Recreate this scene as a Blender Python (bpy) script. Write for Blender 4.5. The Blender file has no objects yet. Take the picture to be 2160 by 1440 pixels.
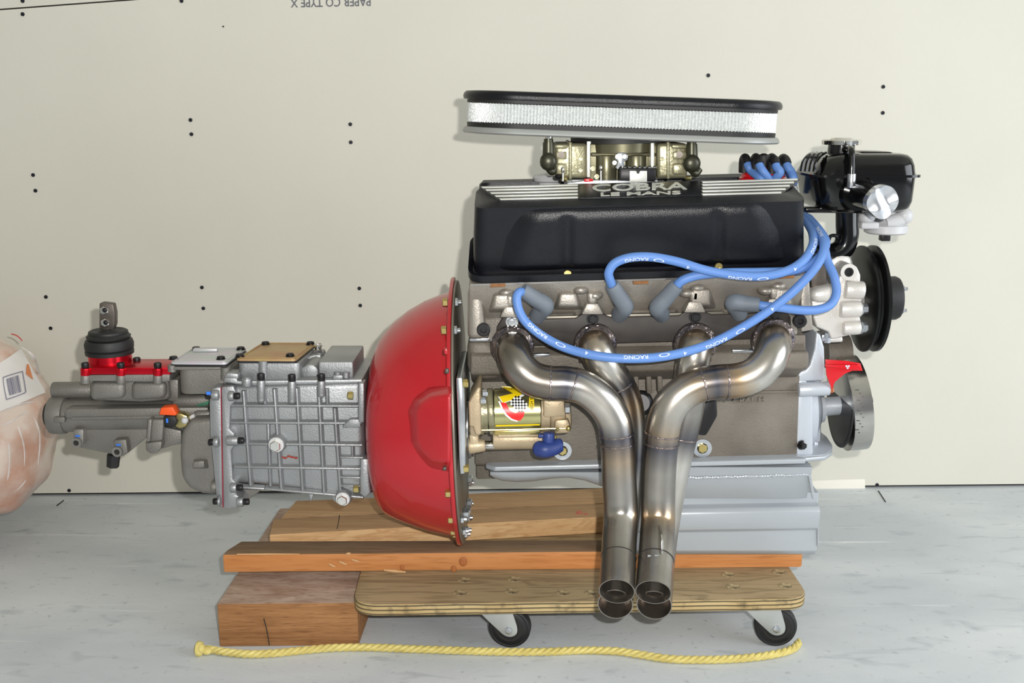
import bpy, bmesh, math, random
from mathutils import Vector, Matrix
from mathutils.bvhtree import BVHTree
from mathutils.geometry import tessellate_polygon
random.seed(7)
PI = math.pi
SC = bpy.context.scene
COL = SC.collection

# ------------------------------------------------------------------ camera
F, TH, H = 2300.0, math.radians(12.0), 0.886       # focal length in px of a 2160 wide frame, pitch, height
CAM = Vector((0, 0, H))
cd = bpy.data.cameras.new('camera'); cam = bpy.data.objects.new('camera', cd); COL.objects.link(cam)
cam.location = CAM; cam.rotation_euler = (PI/2 - TH, 0, 0)
cd.sensor_width = 36.0; cd.lens = 36.0*F/2160.0; cd.clip_start = 0.01
SC.camera = cam
# ------------------------------------------------------------------ light
vs = SC.view_settings
vs.view_transform = 'Standard'; vs.look = 'None'; vs.gamma = 1.0; vs.use_curve_mapping = False
vs.exposure = 0.0
w = bpy.data.worlds.new('garage_daylight'); SC.world = w; w.use_nodes = True
bg = w.node_tree.nodes['Background']; bg.inputs[0].default_value = (0.93, 0.96, 1.0, 1); bg.inputs[1].default_value = 0.27

def area(name, loc, target, sx, sy, power, color):
    l = bpy.data.lights.new(name, 'AREA'); l.shape = 'RECTANGLE'; l.size = sx; l.size_y = sy
    l.energy = power; l.color = color
    o = bpy.data.objects.new(name, l); COL.objects.link(o); o.location = loc
    o.rotation_euler = (Vector(target) - Vector(loc)).to_track_quat('-Z', 'Y').to_euler()
    return o
area('daylight_from_garage_door', (3.3, 0.3, 1.25), (0.0, 1.9, 0.45), 2.4, 2.0, 80, (0.90, 0.95, 1.0))
area('daylight_from_behind', (-0.6, -2.6, 2.2), (0.1, 1.9, 0.5), 2.6, 1.2, 16, (1.0, 0.985, 0.95))
area('camera_flash', (0.062, 0.0, H + 0.05), (0.06, 1.9, 0.5), 0.022, 0.016, 24.5, (1.0, 0.98, 0.94))
SC.cycles.max_bounces = 8

# ------------------------------------------------------------------ picture point -> place in the garage
CT, ST = math.cos(TH), math.sin(TH)
def raydir(px, py):
    u, v = (px - 1080)/F, (720 - py)/F
    return Vector((u, CT + v*ST, -ST + v*CT))
def W(px, py, Y):
    d = raydir(px, py); return CAM + d*(Y/d.y)
def onz(px, py, z):
    d = raydir(px, py); return CAM + d*((z - H)/d.z)
def S(py, Y):                                       # metres per picture pixel there
    return (Y/raydir(1080, py).y)/F
WY0, WYS = 2.468, 0.028                             # the back wall plane Y = WY0 + WYS*X
def onwall(px, py, off=0.0):
    d = raydir(px, py); t = (WY0 - off)/(d.y - WYS*d.x); return CAM + d*t
def lerp(a, b, t): return a + (b - a)*t

# ------------------------------------------------------------------ mesh builder
def perp(a):
    a = a.normalized()
    r = Vector((0, 0, 1)) if abs(a.z) < 0.9 else Vector((1, 0, 0))
    u = a.cross(r).normalized(); return u, a.cross(u).normalized()
def smooth_path(pts, n=8):
    P = [Vector(p) for p in pts]
    Q = [P[0]*2 - P[1]] + P + [P[-1]*2 - P[-2]]
    out = []
    for i in range(1, len(Q) - 2):
        a, b, c, d = Q[i-1:i+3]
        for k in range(n):
            t = k/n
            out.append(0.5*((2*b) + (c - a)*t + (2*a - 5*b + 4*c - d)*t*t + (3*b - a - 3*c + d)*t**3))
    out.append(P[-1]); return out
def round_poly(pts, r, seg=5):
    out = []; n = len(pts)
    for i in range(n):
        p, a, b = pts[i], pts[i-1], pts[(i+1) % n]
        ra, rb = min(r, (a-p).length*.48), min(r, (b-p).length*.48)
        q0, q1 = p + (a-p).normalized()*ra, p + (b-p).normalized()*rb
        for k in range(seg + 1):
            t = k/seg; out.append(q0*(1-t)**2 + p*2*t*(1-t) + q1*t*t)
    return out

class M:
    def __init__(s): s.bm = bmesh.new(); s.tint = None
    def merge(s, tb, bevel=0, seg=2, angle=25):
        bmesh.ops.recalc_face_normals(tb, faces=tb.faces)
        if bevel:
            es = [e for e in tb.edges if len(e.link_faces) == 2 and e.calc_face_angle(0) > math.radians(angle)]
            bmesh.ops.bevel(tb, geom=es, offset=bevel, segments=seg, affect='EDGES', profile=0.5, clamp_overlap=True)
        me = bpy.data.meshes.new('t'); tb.to_mesh(me); tb.free()
        s.bm.from_mesh(me); bpy.data.meshes.remove(me); return s
    def box(s, c, size, rot=None, bevel=0, seg=2):
        tb = bmesh.new(); bmesh.ops.create_cube(tb, size=1)
        m = Matrix.Translation(Vector(c)) @ (rot.to_4x4() if rot else Matrix()) @ Matrix.Diagonal((*size, 1))
        bmesh.ops.transform(tb, matrix=m, verts=tb.verts); return s.merge(tb, bevel, seg)
    def prism(s, pts, off, bevel=0, seg=2, angle=25):
        tb = bmesh.new(); off = Vector(off)
        a = [tb.verts.new(p) for p in pts]; b = [tb.verts.new(Vector(p) + off) for p in pts]
        tb.faces.new(a); tb.faces.new(b[::-1]); n = len(a)
        for i in range(n): tb.faces.new((a[i], b[i], b[(i+1) % n], a[(i+1) % n]))
        return s.merge(tb, bevel, seg, angle)
    def pp(s, pts, Y, depth, bevel=0, seg=2, r=0, angle=25):        # outline seen from the front at depth Y, going back by depth
        P = [W(x, y, Y) for x, y in pts]
        if r: P = round_poly(P, r)
        return s.prism(P, (0, depth, 0), bevel, seg, angle)
    def loft(s, rings, cap0=True, cap1=True, closed=False, bevel=0, seg=2):
        tb = bmesh.new(); R = [[tb.verts.new(p) for p in r] for r in rings]; n = len(R[0])
        pairs = list(zip(R, R[1:])) + ([(R[-1], R[0])] if closed else [])
        for a, b in pairs:
            for i in range(n): tb.faces.new((a[i], a[(i+1) % n], b[(i+1) % n], b[i]))
        if cap0 and not closed: tb.faces.new(R[0][::-1])
        if cap1 and not closed: tb.faces.new(R[-1])
        return s.merge(tb, bevel, seg)
    def lathe(s, p, axis, prof, segs=32, cap=True):
        p = Vector(p); a = Vector(axis).normalized(); u, v = perp(a)
        return s.loft([[p + a*t + (u*math.cos(2*PI*i/segs) + v*math.sin(2*PI*i/segs))*max(r, 1e-4) for i in range(segs)] for t, r in prof], cap, cap)
    def cyl(s, p0, p1, r0, r1=None, segs=24, bev=0):
        p0, p1 = Vector(p0), Vector(p1); L = (p1-p0).length; r1 = r0 if r1 is None else r1
        pr = [(0, r0), (L, r1)] if not bev else [(0, r0-bev), (bev*.3, r0-bev*.3), (bev, r0), (L-bev, r1), (L-bev*.3, r1-bev*.3), (L, r1-bev)]
        return s.lathe(p0, p1-p0, pr, segs)
    def ring(s, p, axis, r0, r1, h, segs=32):                        # flat washer
        return s.lathe_closed(p, axis, [(0, r0), (0, r1), (h, r1), (h, r0)], segs)
    def lathe_closed(s, p, axis, prof, segs=32):
        p = Vector(p); a = Vector(axis).normalized(); u, v = perp(a)
        return s.loft([[p + a*t + (u*math.cos(2*PI*i/segs) + v*math.sin(2*PI*i/segs))*r for i in range(segs)] for t, r in prof], closed=True)
    def tube(s, pts, r, segs=16, n=8, hollow=0, cols=None, raw=False):
        path = [Vector(p) for p in pts] if raw else smooth_path(pts, n)
        N = len(path); rs = r if isinstance(r, (list, tuple)) else None
        tan = [(path[min(i+1, N-1)] - path[max(i-1, 0)]).normalized() for i in range(N)]
        u, _ = perp(tan[0]); rings = []
        for i in range(N):
            u = (u - tan[i]*u.dot(tan[i])).normalized(); v = tan[i].cross(u)
            if rs:
                f = i/(N-1)*(len(rs)-1); k = min(int(f), len(rs)-2); ri = lerp(rs[k], rs[k+1], f-k)
            else: ri = r
            rings.append([path[i] + (u*math.cos(2*PI*j/segs) + v*math.sin(2*PI*j/segs))*ri for j in range(segs)])
        k0 = len(s.bm.verts)
        if hollow:
            t = tan[-1]; c = path[-1]; R1 = rings[-1]
            for back, rr in ((0, r - hollow), (.05, r - hollow)):
                rings.append([c - t*back + (p - c)*(rr/r) for p in R1])
        s.loft(rings)
        if cols:
            s.bm.verts.ensure_lookup_table()
            L = s.bm.verts.layers.float_color.get('tint') or s.bm.verts.layers.float_color.new('tint')
            s.bm.verts.ensure_lookup_table(); m = len(cols) - 1
            for q in range(len(rings)):
                f = min(q, N-1)/(N-1)*m; k = min(int(f), m-1); c = [lerp(cols[k][j], cols[k+1][j], f-k) for j in range(3)]
                if q > N-1: c = [.42, .38, .34]
                for j in range(segs):
                    s.bm.verts[k0 + q*segs + j][L] = (*c, 1)
        return s
    def ball(s, c, r, rot=None, seg=20):
        tb = bmesh.new(); bmesh.ops.create_uvsphere(tb, u_segments=seg, v_segments=seg//2, radius=1)
        r = (r, r, r) if not isinstance(r, (tuple, list)) else r
        m = Matrix.Translation(Vector(c)) @ (rot.to_4x4() if rot else Matrix()) @ Matrix.Diagonal((*r, 1))
        bmesh.ops.transform(tb, matrix=m, verts=tb.verts); return s.merge(tb)
    def hexp(s, p, axis, r, h, chamfer=True):
        return s.lathe(p, axis, [(0, r), (h*.85, r), (h, r*.84)] if chamfer else [(0, r), (h, r)], 6)

WL = {}                                              # world place of every object's origin
def link(name, m, mats, parent=None, label=None, origin=None, pick=None, ang=32):
    me = bpy.data.meshes.new(name)
    bm = m.bm; bmesh.ops.recalc_face_normals(bm, faces=bm.faces)
    if origin is None:
        lo = Vector([min(v.co[i] for v in bm.verts) for i in range(3)]); hi = Vector([max(v.co[i] for v in bm.verts) for i in range(3)])
        origin = (lo + hi)/2
        if parent is None: origin.z = lo.z
    bmesh.ops.translate(bm, vec=-origin, verts=bm.verts)
    for f in bm.faces:
        f.smooth = True
        if pick: f.material_index = pick(f)
    bm.to_mesh(me); bm.free(); me.set_sharp_from_angle(angle=math.radians(ang))
    for mt in (mats if isinstance(mats, (list, tuple)) else [mats]): me.materials.append(mt)
    return place(name, me, origin, parent, label)
def place(name, me, loc, parent=None, label=None, rot=None):
    o = bpy.data.objects.new(name, me); COL.objects.link(o); WL[o.name] = Vector(loc)
    o.location = Vector(loc) - (WL[parent.name] if parent else Vector())
    if rot: o.rotation_euler = rot
    if parent: o.parent = parent
    if label: o['label'] = label
    return o
def empty(name, loc, label, cat):
    o = bpy.data.objects.new(name, None); COL.objects.link(o); o.location = loc; WL[o.name] = Vector(loc)
    o.empty_display_size = .05; o['label'] = label; o['category'] = cat; return o
def tag(o, label, cat, group=None):
    o['label'] = label; o['category'] = cat
    if group: o['group'] = group
    return o
CACHE = {}
def bolt(parent, p, axis, r, h, mat, kind='hex', name='bolt', washer=0):
    key = (round(r, 5), round(h, 5), mat.name, kind, washer)
    if key not in CACHE:
        m = M(); Z = (0, 0, 1)
        b = 0
        if washer: m.cyl((0, 0, 0), (0, 0, h*.18), r*washer, segs=20); b = h*.18
        if kind == 'hex': m.hexp((0, 0, b), Z, r, h)
        elif kind == 'stud':
            m.hexp((0, 0, b), Z, r, h*.6); m.cyl((0, 0, b), (0, 0, h*1.2), r*.55, segs=12)
        else:                                        # socket head
            m.lathe((0, 0, b), Z, [(0, r*.94), (h*.1, r), (h*.85, r), (h, r*.9), (h, r*.55), (h*.45, r*.5)], 16)
        me = bpy.data.meshes.new(name); bmesh.ops.recalc_face_normals(m.bm, faces=m.bm.faces)
        for f in m.bm.faces: f.smooth = True
        m.bm.to_mesh(me); m.bm.free(); me.set_sharp_from_angle(angle=math.radians(30)); me.materials.append(mat); CACHE[key] = me
    q = Vector(axis).to_track_quat('Z', 'Y')
    return place(name, CACHE[key], p, parent, rot=q.to_euler())
def text2d(s, extrude=0.0, bold=0.0):
    cu = bpy.data.curves.new('t', 'FONT'); cu.body = s; cu.extrude = extrude; cu.offset = bold; cu.resolution_u = 3
    o = bpy.data.objects.new('t', cu); COL.objects.link(o)
    dg = bpy.context.evaluated_depsgraph_get(); me = bpy.data.meshes.new_from_object(o.evaluated_get(dg))
    bpy.data.objects.remove(o); bpy.data.curves.remove(cu)
    V = [v.co.copy() for v in me.vertices]; Fc = [tuple(p.vertices) for p in me.polygons]; bpy.data.meshes.remove(me)
    x0, x1 = min(v.x for v in V), max(v.x for v in V); y0, y1 = min(v.y for v in V), max(v.y for v in V)
    return [Vector(((v.x-x0)/(x1-x0), (v.y-y0)/(y1-y0), v.z)) for v in V], Fc, (x1-x0)/(y1-y0)
def add_faces(m, V, Fc):
    vs_ = [m.bm.verts.new(v) for v in V]
    for f in Fc:
        try: m.bm.faces.new([vs_[i] for i in f])
        except ValueError: pass

# ------------------------------------------------------------------ materials
def s2l(c): c /= 255.0; return c/12.92 if c <= .04045 else ((c+.055)/1.055)**2.4
def rgb(r, g, b): return (s2l(r), s2l(g), s2l(b), 1)
def pm(name, c1, c2=None, scale=12, metal=0.0, rough=.5, rough2=None, bump=0.0, bscale=150, coat=0.0, stretch=(1, 1, 1), detail=4, spec=.5, contrast=(.3, .7), tint=False, aniso=0):
    mt = bpy.data.materials.new(name); mt.use_nodes = True; nt = mt.node_tree; N = nt.nodes; L = nt.links
    b = N['Principled BSDF']; b.inputs['Metallic'].default_value = metal; b.inputs['Roughness'].default_value = rough
    b.inputs['Coat Weight'].default_value = coat; b.inputs['Coat Roughness'].default_value = .08; b.inputs['Specular IOR Level'].default_value = spec
    tc = N.new('ShaderNodeTexCoord'); mp = N.new('ShaderNodeMapping'); mp.inputs['Scale'].default_value = stretch
    L.new(tc.outputs['Object'], mp.inputs[0])
    nz = N.new('ShaderNodeTexNoise'); nz.inputs['Scale'].default_value = scale; nz.inputs['Detail'].default_value = detail; L.new(mp.outputs[0], nz.inputs[0])
    mr = N.new('ShaderNodeMapRange'); mr.inputs[1].default_value, mr.inputs[2].default_value = contrast; L.new(nz.outputs[0], mr.inputs[0])
    mx = N.new('ShaderNodeMix'); mx.data_type = 'RGBA'; mx.inputs[6].default_value = c1; mx.inputs[7].default_value = c2 or c1
    L.new(mr.outputs[0], mx.inputs[0]); out = mx.outputs[2]
    if tint:
        at = N.new('ShaderNodeAttribute'); at.attribute_name = 'tint'
        m2 = N.new('ShaderNodeMix'); m2.data_type = 'RGBA'; m2.blend_type = 'MULTIPLY'; m2.inputs[0].default_value = 1
        L.new(out, m2.inputs[6]); L.new(at.outputs[0], m2.inputs[7]); out = m2.outputs[2]
    L.new(out, b.inputs['Base Color'])
    if rough2 is not None:
        r2 = N.new('ShaderNodeMapRange'); r2.inputs[3].default_value = rough; r2.inputs[4].default_value = rough2
        L.new(mr.outputs[0], r2.inputs[0]); L.new(r2.outputs[0], b.inputs['Roughness'])
    if bump:
        n2 = N.new('ShaderNodeTexNoise'); n2.inputs['Scale'].default_value = bscale; n2.inputs['Detail'].default_value = 2; L.new(mp.outputs[0], n2.inputs[0])
        bp = N.new('ShaderNodeBump'); bp.inputs['Strength'].default_value = bump; bp.inputs['Distance'].default_value = .002
        L.new(n2.outputs[0], bp.inputs['Height']); L.new(bp.outputs[0], b.inputs['Normal'])
    return mt
m_wall = pm('drywall_paper', rgb(220, 217, 205), rgb(216, 213, 201), 3, rough=.85, bump=.08, bscale=300, spec=.2)
m_paper = pm('torn_paper', rgb(238, 234, 222), None, rough=.8)
m_dark = pm('dark_gap', rgb(40, 38, 36), None, rough=.9)
m_screw = pm('screw_black', rgb(30, 32, 42), None, metal=.3, rough=.5)
m_ink = pm('stencil_ink', rgb(95, 95, 105), rgb(120, 120, 125), 60, rough=.8)
m_alu = pm('cast_aluminium', rgb(172, 174, 176), rgb(148, 150, 152), 9, metal=.75, rough=.42, rough2=.52, bump=.25, bscale=420)
m_alu2 = pm('dull_cast_aluminium', rgb(146, 143, 138), rgb(124, 121, 116), 9, metal=.6, rough=.48, rough2=.58, bump=.3, bscale=420)
m_head = pm('warm_cast_aluminium', rgb(174, 168, 160), rgb(146, 139, 130), 14, metal=.7, rough=.42, rough2=.52, bump=.25, bscale=380)
m_pump = pm('bright_cast_aluminium', rgb(225, 222, 217), rgb(205, 200, 194), 9, metal=.45, rough=.42, bump=.2, bscale=420)
m_block = pm('grey_brown_block_casting', rgb(128, 121, 111), rgb(106, 99, 90), 14, metal=.35, rough=.6, bump=.4, bscale=300)
m_cover = pm('silver_painted_casting', rgb(196, 201, 209), rgb(184, 190, 198), 9, metal=.35, rough=.42, bump=.15, bscale=260)
m_pan = pm('silver_pan_paint', rgb(180, 185, 190), rgb(168, 173, 178), 10, metal=.3, rough=.36, bump=.05, bscale=200, stretch=(.3, 1, 1))
m_red = pm('red_gloss_paint', rgb(182, 12, 30), rgb(170, 9, 25), 6, rough=.38, coat=.6)
m_redano = pm('red_anodised', rgb(205, 20, 40), rgb(190, 14, 34), 30, metal=.75, rough=.28)
m_redcap = pm('red_plastic', rgb(205, 20, 32), None, rough=.25)
m_black = pm('black_wrinkle_paint', rgb(19, 20, 26), rgb(15, 16, 21), 40, rough=.28, bump=.22, bscale=800, spec=.36)
m_satin = pm('satin_black_lit_grey', rgb(158, 160, 158), None, rough=.4, metal=.3)  # satin black plate; the flash gleam on it is painted in as grey
m_flange = pm('dark_flange_steel', rgb(52, 45, 40), rgb(36, 31, 28), 30, metal=0, rough=.5, spec=.35)
m_gloss = pm('black_gloss_paint', rgb(10, 10, 11), None, rough=.14, coat=.25, spec=.4)
m_rub = pm('black_rubber', rgb(30, 29, 30), rgb(24, 24, 25), 20, rough=.55)
m_bolt = pm('black_oxide', rgb(38, 37, 39), None, metal=.5, rough=.4)
m_zinc = pm('zinc_plate', rgb(205, 208, 212), rgb(180, 184, 190), 40, metal=.9, rough=.25)
m_gzinc = pm('gold_zinc_plate', rgb(205, 180, 110), rgb(170, 165, 120), 40, metal=.9, rough=.28)
m_chrome = pm('chrome', rgb(232, 230, 226), None, metal=1, rough=.08)
m_steel = pm('bare_steel', rgb(205, 202, 197), rgb(186, 183, 178), 20, metal=1, rough=.2)
m_dsteel = pm('dark_steel', rgb(112, 106, 100), rgb(80, 72, 66), 18, metal=.6, rough=.45)
m_plate = pm('grey_steel_plate', rgb(136, 130, 118), rgb(112, 108, 98), 14, metal=.5, rough=.42)
m_pipe = pm('raw_exhaust_tube', rgb(245, 245, 245), rgb(215, 212, 208), 14, metal=.95, rough=.24, rough2=.36, tint=True)
m_weld = pm('weld_metal', rgb(165, 150, 140), rgb(90, 90, 105), 60, metal=.9, rough=.3, bump=.8, bscale=200)
m_fin = pm('milled_aluminium', rgb(225, 226, 218), None, metal=.35, rough=.35)
m_cork = pm('cork_gasket', rgb(150, 105, 65), rgb(120, 80, 48), 80, rough=.9)
m_wire = pm('blue_silicone', rgb(96, 136, 200), rgb(90, 129, 193), 20, rough=.5)
m_boot = pm('grey_silicone_boot', rgb(112, 120, 129), rgb(102, 109, 118), 20, rough=.6)
m_white = pm('white_print', rgb(205, 215, 232), None, rough=.6)
m_gold = pm('dichromate_zinc', rgb(200, 196, 150), rgb(176, 172, 120), 10, metal=.9, rough=.22)
m_carb = pm('carburettor_dichromate', rgb(160, 156, 128), rgb(132, 127, 100), 18, metal=.5, rough=.35, bump=.2, bscale=300)
m_carbd = pm('carburettor_dark', rgb(78, 77, 62), rgb(62, 61, 50), 18, metal=.6, rough=.35)
m_carbb = pm('carburettor_body', rgb(132, 128, 104), rgb(112, 108, 86), 18, metal=.7, rough=.32)
m_tan = pm('tan_castings', rgb(196, 178, 148), rgb(174, 156, 128), 16, metal=.45, rough=.45, bump=.2, bscale=300)
m_blue = pm('blue_rubber_cap', rgb(40, 62, 130), rgb(32, 50, 108), 16, rough=.45)
m_yel = pm('yellow_decal', rgb(240, 208, 20), None, rough=.35)
m_rdec = pm('red_decal', rgb(225, 28, 28), None, rough=.35)
m_wdec = pm('white_decal', rgb(240, 240, 240), None, rough=.35)
m_kdec = pm('black_decal', rgb(18, 18, 22), None, rough=.35)
m_filter = pm('filter_gauze', rgb(234, 236, 234), rgb(196, 200, 200), 380, rough=.3, metal=.35, bump=.5, bscale=600)
m_foil = pm('silver_foil', rgb(215, 217, 222), None, metal=.9, rough=.25, bump=.25, bscale=40)
m_pul = pm('black_satin_pulley', rgb(13, 13, 14), None, rough=.3, spec=.3)
m_plastic = pm('grey_white_plastic', rgb(205, 205, 206), rgb(192, 192, 194), 12, rough=.4)
m_orange = pm('orange_plastic', rgb(235, 85, 25), None, rough=.5)
m_iri = pm('iridescent_zinc_plate', rgb(208, 196, 208), rgb(196, 206, 200), 26, metal=.45, rough=.42)
m_goldp = pm('gold_zinc_sheet', rgb(186, 164, 112), rgb(178, 138, 104), 16, metal=.4, rough=.45)
m_rtv = pm('red_sealant', rgb(165, 25, 50), None, rough=.5)
m_greenmk = pm('green_paint_pen', rgb(30, 140, 100), None, rough=.6)
m_bluemk = pm('blue_paint_pen', rgb(50, 120, 225), None, rough=.6)
m_caster = pm('painted_caster_steel', rgb(186, 190, 188), rgb(172, 175, 173), 14, metal=.3, rough=.4)
m_rope = pm('yellow_rope', rgb(220, 205, 128), rgb(194, 176, 98), 120, rough=.7, bump=.4, bscale=500, stretch=(.3, 1, 1))
m_stain = pm('red_paint_stain', rgb(165, 80, 70), rgb(180, 120, 95), 200, rough=.8)
m_label = pm('white_label', rgb(236, 232, 230), None, rough=.5)

def wood(name, c1, c2, c3, along=(1.2, 26, 26), knots=0.0, rough=.7, ringscale=3.0, rings=0, bands=0):
    mt = bpy.data.materials.new(name); mt.use_nodes = True; nt = mt.node_tree; N = nt.nodes; L = nt.links
    b = N['Principled BSDF']; b.inputs['Roughness'].default_value = rough; b.inputs['Specular IOR Level'].default_value = .3
    tc = N.new('ShaderNodeTexCoord'); mp = N.new('ShaderNodeMapping'); mp.inputs['Scale'].default_value = along; L.new(tc.outputs['Object'], mp.inputs[0])
    n1 = N.new('ShaderNodeTexNoise'); n1.inputs['Scale'].default_value = ringscale; n1.inputs['Detail'].default_value = 6; n1.inputs['Distortion'].default_value = .6; L.new(mp.outputs[0], n1.inputs[0])
    n2 = N.new('ShaderNodeTexNoise'); n2.inputs['Scale'].default_value = ringscale*5; n2.inputs['Detail'].default_value = 4; L.new(mp.outputs[0], n2.inputs[0])
    r1 = N.new('ShaderNodeMapRange'); r1.inputs[1].default_value, r1.inputs[2].default_value = .3, .7; L.new(n1.outputs[0], r1.inputs[0])
    m1 = N.new('ShaderNodeMix'); m1.data_type = 'RGBA'; m1.inputs[6].default_value = c1; m1.inputs[7].default_value = c2; L.new(r1.outputs[0], m1.inputs[0])
    r2 = N.new('ShaderNodeMapRange'); r2.inputs[1].default_value, r2.inputs[2].default_value = .52, .75; r2.inputs[4].default_value = .75; L.new(n2.outputs[0], r2.inputs[0])
    m2 = N.new('ShaderNodeMix'); m2.data_type = 'RGBA'; L.new(r2.outputs[0], m2.inputs[0]); L.new(m1.outputs[2], m2.inputs[6]); m2.inputs[7].default_value = c3
    col = m2.outputs[2]
    if rings:                                        # growth rings cut flat: contour lines of the slow noise
        mu = N.new('ShaderNodeMath'); mu.operation = 'MULTIPLY'; mu.inputs[1].default_value = rings; L.new(n1.outputs[0], mu.inputs[0])
        si = N.new('ShaderNodeMath'); si.operation = 'SINE'; L.new(mu.outputs[0], si.inputs[0])
        r3 = N.new('ShaderNodeMapRange'); r3.inputs[1].default_value, r3.inputs[2].default_value, r3.inputs[4].default_value = .35, 1.0, .55; L.new(si.outputs[0], r3.inputs[0])
        m3 = N.new('ShaderNodeMix'); m3.data_type = 'RGBA'; L.new(r3.outputs[0], m3.inputs[0]); L.new(col, m3.inputs[6]); m3.inputs[7].default_value = c3; col = m3.outputs[2]
    if bands:                                        # the glued layers of a plywood edge
        sp = N.new('ShaderNodeSeparateXYZ'); L.new(tc.outputs['Object'], sp.inputs[0])
        mu = N.new('ShaderNodeMath'); mu.operation = 'MULTIPLY_ADD'; mu.inputs[1].default_value = 2*PI/bands; L.new(sp.outputs[2], mu.inputs[0])
        mn = N.new('ShaderNodeMath'); mn.operation = 'MULTIPLY'; mn.inputs[1].default_value = 3.0; L.new(n1.outputs[0], mn.inputs[0]); L.new(mn.outputs[0], mu.inputs[2])
        si = N.new('ShaderNodeMath'); si.operation = 'SINE'; L.new(mu.outputs[0], si.inputs[0])
        r3 = N.new('ShaderNodeMapRange'); r3.inputs[1].default_value, r3.inputs[2].default_value, r3.inputs[4].default_value = .1, .9, .9; L.new(si.outputs[0], r3.inputs[0])
        m3 = N.new('ShaderNodeMix'); m3.data_type = 'RGBA'; L.new(r3.outputs[0], m3.inputs[0]); L.new(col, m3.inputs[6]); m3.inputs[7].default_value = c3; col = m3.outputs[2]
    L.new(col, b.inputs['Base Color'])
    bp = N.new('ShaderNodeBump'); bp.inputs['Strength'].default_value = .35; bp.inputs['Distance'].default_value = .002
    L.new(n2.outputs[0], bp.inputs['Height']); L.new(bp.outputs[0], b.inputs['Normal'])
    return mt
m_wfront = wood('orange_stained_edge', rgb(206, 144, 90), rgb(190, 124, 70), rgb(158, 98, 50), (1.0, 14, 14))
m_wtop = wood('weathered_board_face', rgb(154, 126, 98), rgb(130, 104, 78), rgb(92, 72, 54))
m_wpale = wood('pale_pine_edge', rgb(228, 192, 144), rgb(214, 172, 122), rgb(192, 146, 98), (1.0, 14, 14), rings=30)
m_wtop2 = wood('brown_pine_face', rgb(190, 156, 116), rgb(170, 134, 97), rgb(134, 102, 72))
m_wblock = wood('rough_block_side', rgb(168, 122, 80), rgb(140, 97, 60), rgb(96, 63, 38), (1.6, 20, 34), rough=.85, ringscale=5)
m_wblockt = wood('grey_worn_block_top', rgb(150, 122, 104), rgb(186, 166, 150), rgb(122, 94, 76), (5, 16, 5), rough=.85, ringscale=2)
m_ply = wood('weathered_plywood', rgb(172, 152, 118), rgb(154, 132, 98), rgb(116, 98, 72), (1.4, 12, 12), ringscale=1.6, rings=46)
m_plye = wood('plywood_edge_layers', rgb(196, 174, 128), rgb(176, 150, 104), rgb(62, 56, 42), (6, 6, 6), ringscale=1.5, bands=.0072)

def concrete():
    mt = bpy.data.materials.new('concrete_floor'); mt.use_nodes = True; nt = mt.node_tree; N = nt.nodes; L = nt.links
    b = N['Principled BSDF']; b.inputs['Roughness'].default_value = .55; b.inputs['Specular IOR Level'].default_value = .35
    tc = N.new('ShaderNodeTexCoord')
    def noise(sc, det, stretch=(1, 1, 1), dist=0):
        mp = N.new('ShaderNodeMapping'); mp.inputs['Scale'].default_value = stretch; L.new(tc.outputs['Object'], mp.inputs[0])
        n = N.new('ShaderNodeTexNoise'); n.inputs['Scale'].default_value = sc; n.inputs['Detail'].default_value = det; n.inputs['Distortion'].default_value = dist
        L.new(mp.outputs[0], n.inputs[0]); return n.outputs[0]
    def rng(o, a, c):
        r = N.new('ShaderNodeMapRange'); r.inputs[1].default_value, r.inputs[2].default_value = a, c; L.new(o, r.inputs[0]); return r.outputs[0]
    def mix(f, a, c):
        m = N.new('ShaderNodeMix'); m.data_type = 'RGBA'; L.new(f, m.inputs[0])
        for s_, v in ((6, a), (7, c)):
            if isinstance(v, tuple): m.inputs[s_].default_value = v
            else: L.new(v, m.inputs[s_])
        return m.outputs[2]
    c = mix(rng(noise(2.2, 8, (1, 2.2, 1), .4), .34, .66), rgb(190, 196, 201), rgb(213, 217, 220))
    c = mix(rng(noise(9, 8, (1, 3, 1), .8), .58, .8), c, rgb(164, 172, 179))
    c = mix(rng(noise(14, 6, (.25, 4, 1), .5), .66, .78), c, rgb(226, 229, 231))
    c = mix(rng(noise(60, 4, (1, 1, 1)), .62, .75), c, rgb(176, 180, 184))
    L.new(c, b.inputs['Base Color'])
    bp = N.new('ShaderNodeBump'); bp.inputs['Strength'].default_value = .12; bp.inputs['Distance'].default_value = .003
    L.new(noise(120, 3), bp.inputs['Height']); L.new(bp.outputs[0], b.inputs['Normal'])
    return mt
m_floor = concrete()

# ------------------------------------------------------------------ the setting
m = M(); m.box((0, .6, -.05), (9, 7, .1)); fl = link('floor', m, m_floor); fl['kind'] = 'structure'
def wallx(X, z, off=0): return Vector((X, WY0 + WYS*X - off, z))
m = M(); m.prism([wallx(-4, 0), wallx(4, 0), wallx(4, 2.6), wallx(-4, 2.6)], (0, .1, 0))
wall = link('wall_back', m, m_dark); wall['kind'] = 'structure'
m = M(); m.box((-3.3, .4, 1.3), (.1, 6, 2.6)); wl_ = link('wall_left', m, m_wall); wl_['kind'] = 'structure'
m = M(); m.box((0, .5, 2.65), (8, 6, .1)); cl_ = link('ceiling', m, m_wall); cl_['kind'] = 'structure'
T = .012                                            # two drywall sheets with a crooked seam near the top left corner
ul, ur = onwall(0, 20, T), onwall(270, 0, T)
sl = (ur.z-ul.z)/(ur.x-ul.x); zs = lambda X: ul.z + sl*(X-ul.x) if X < -.35 else ul.z + sl*(-.35-ul.x)
xs = [-4, -1.3, -.35, 4]
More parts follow.
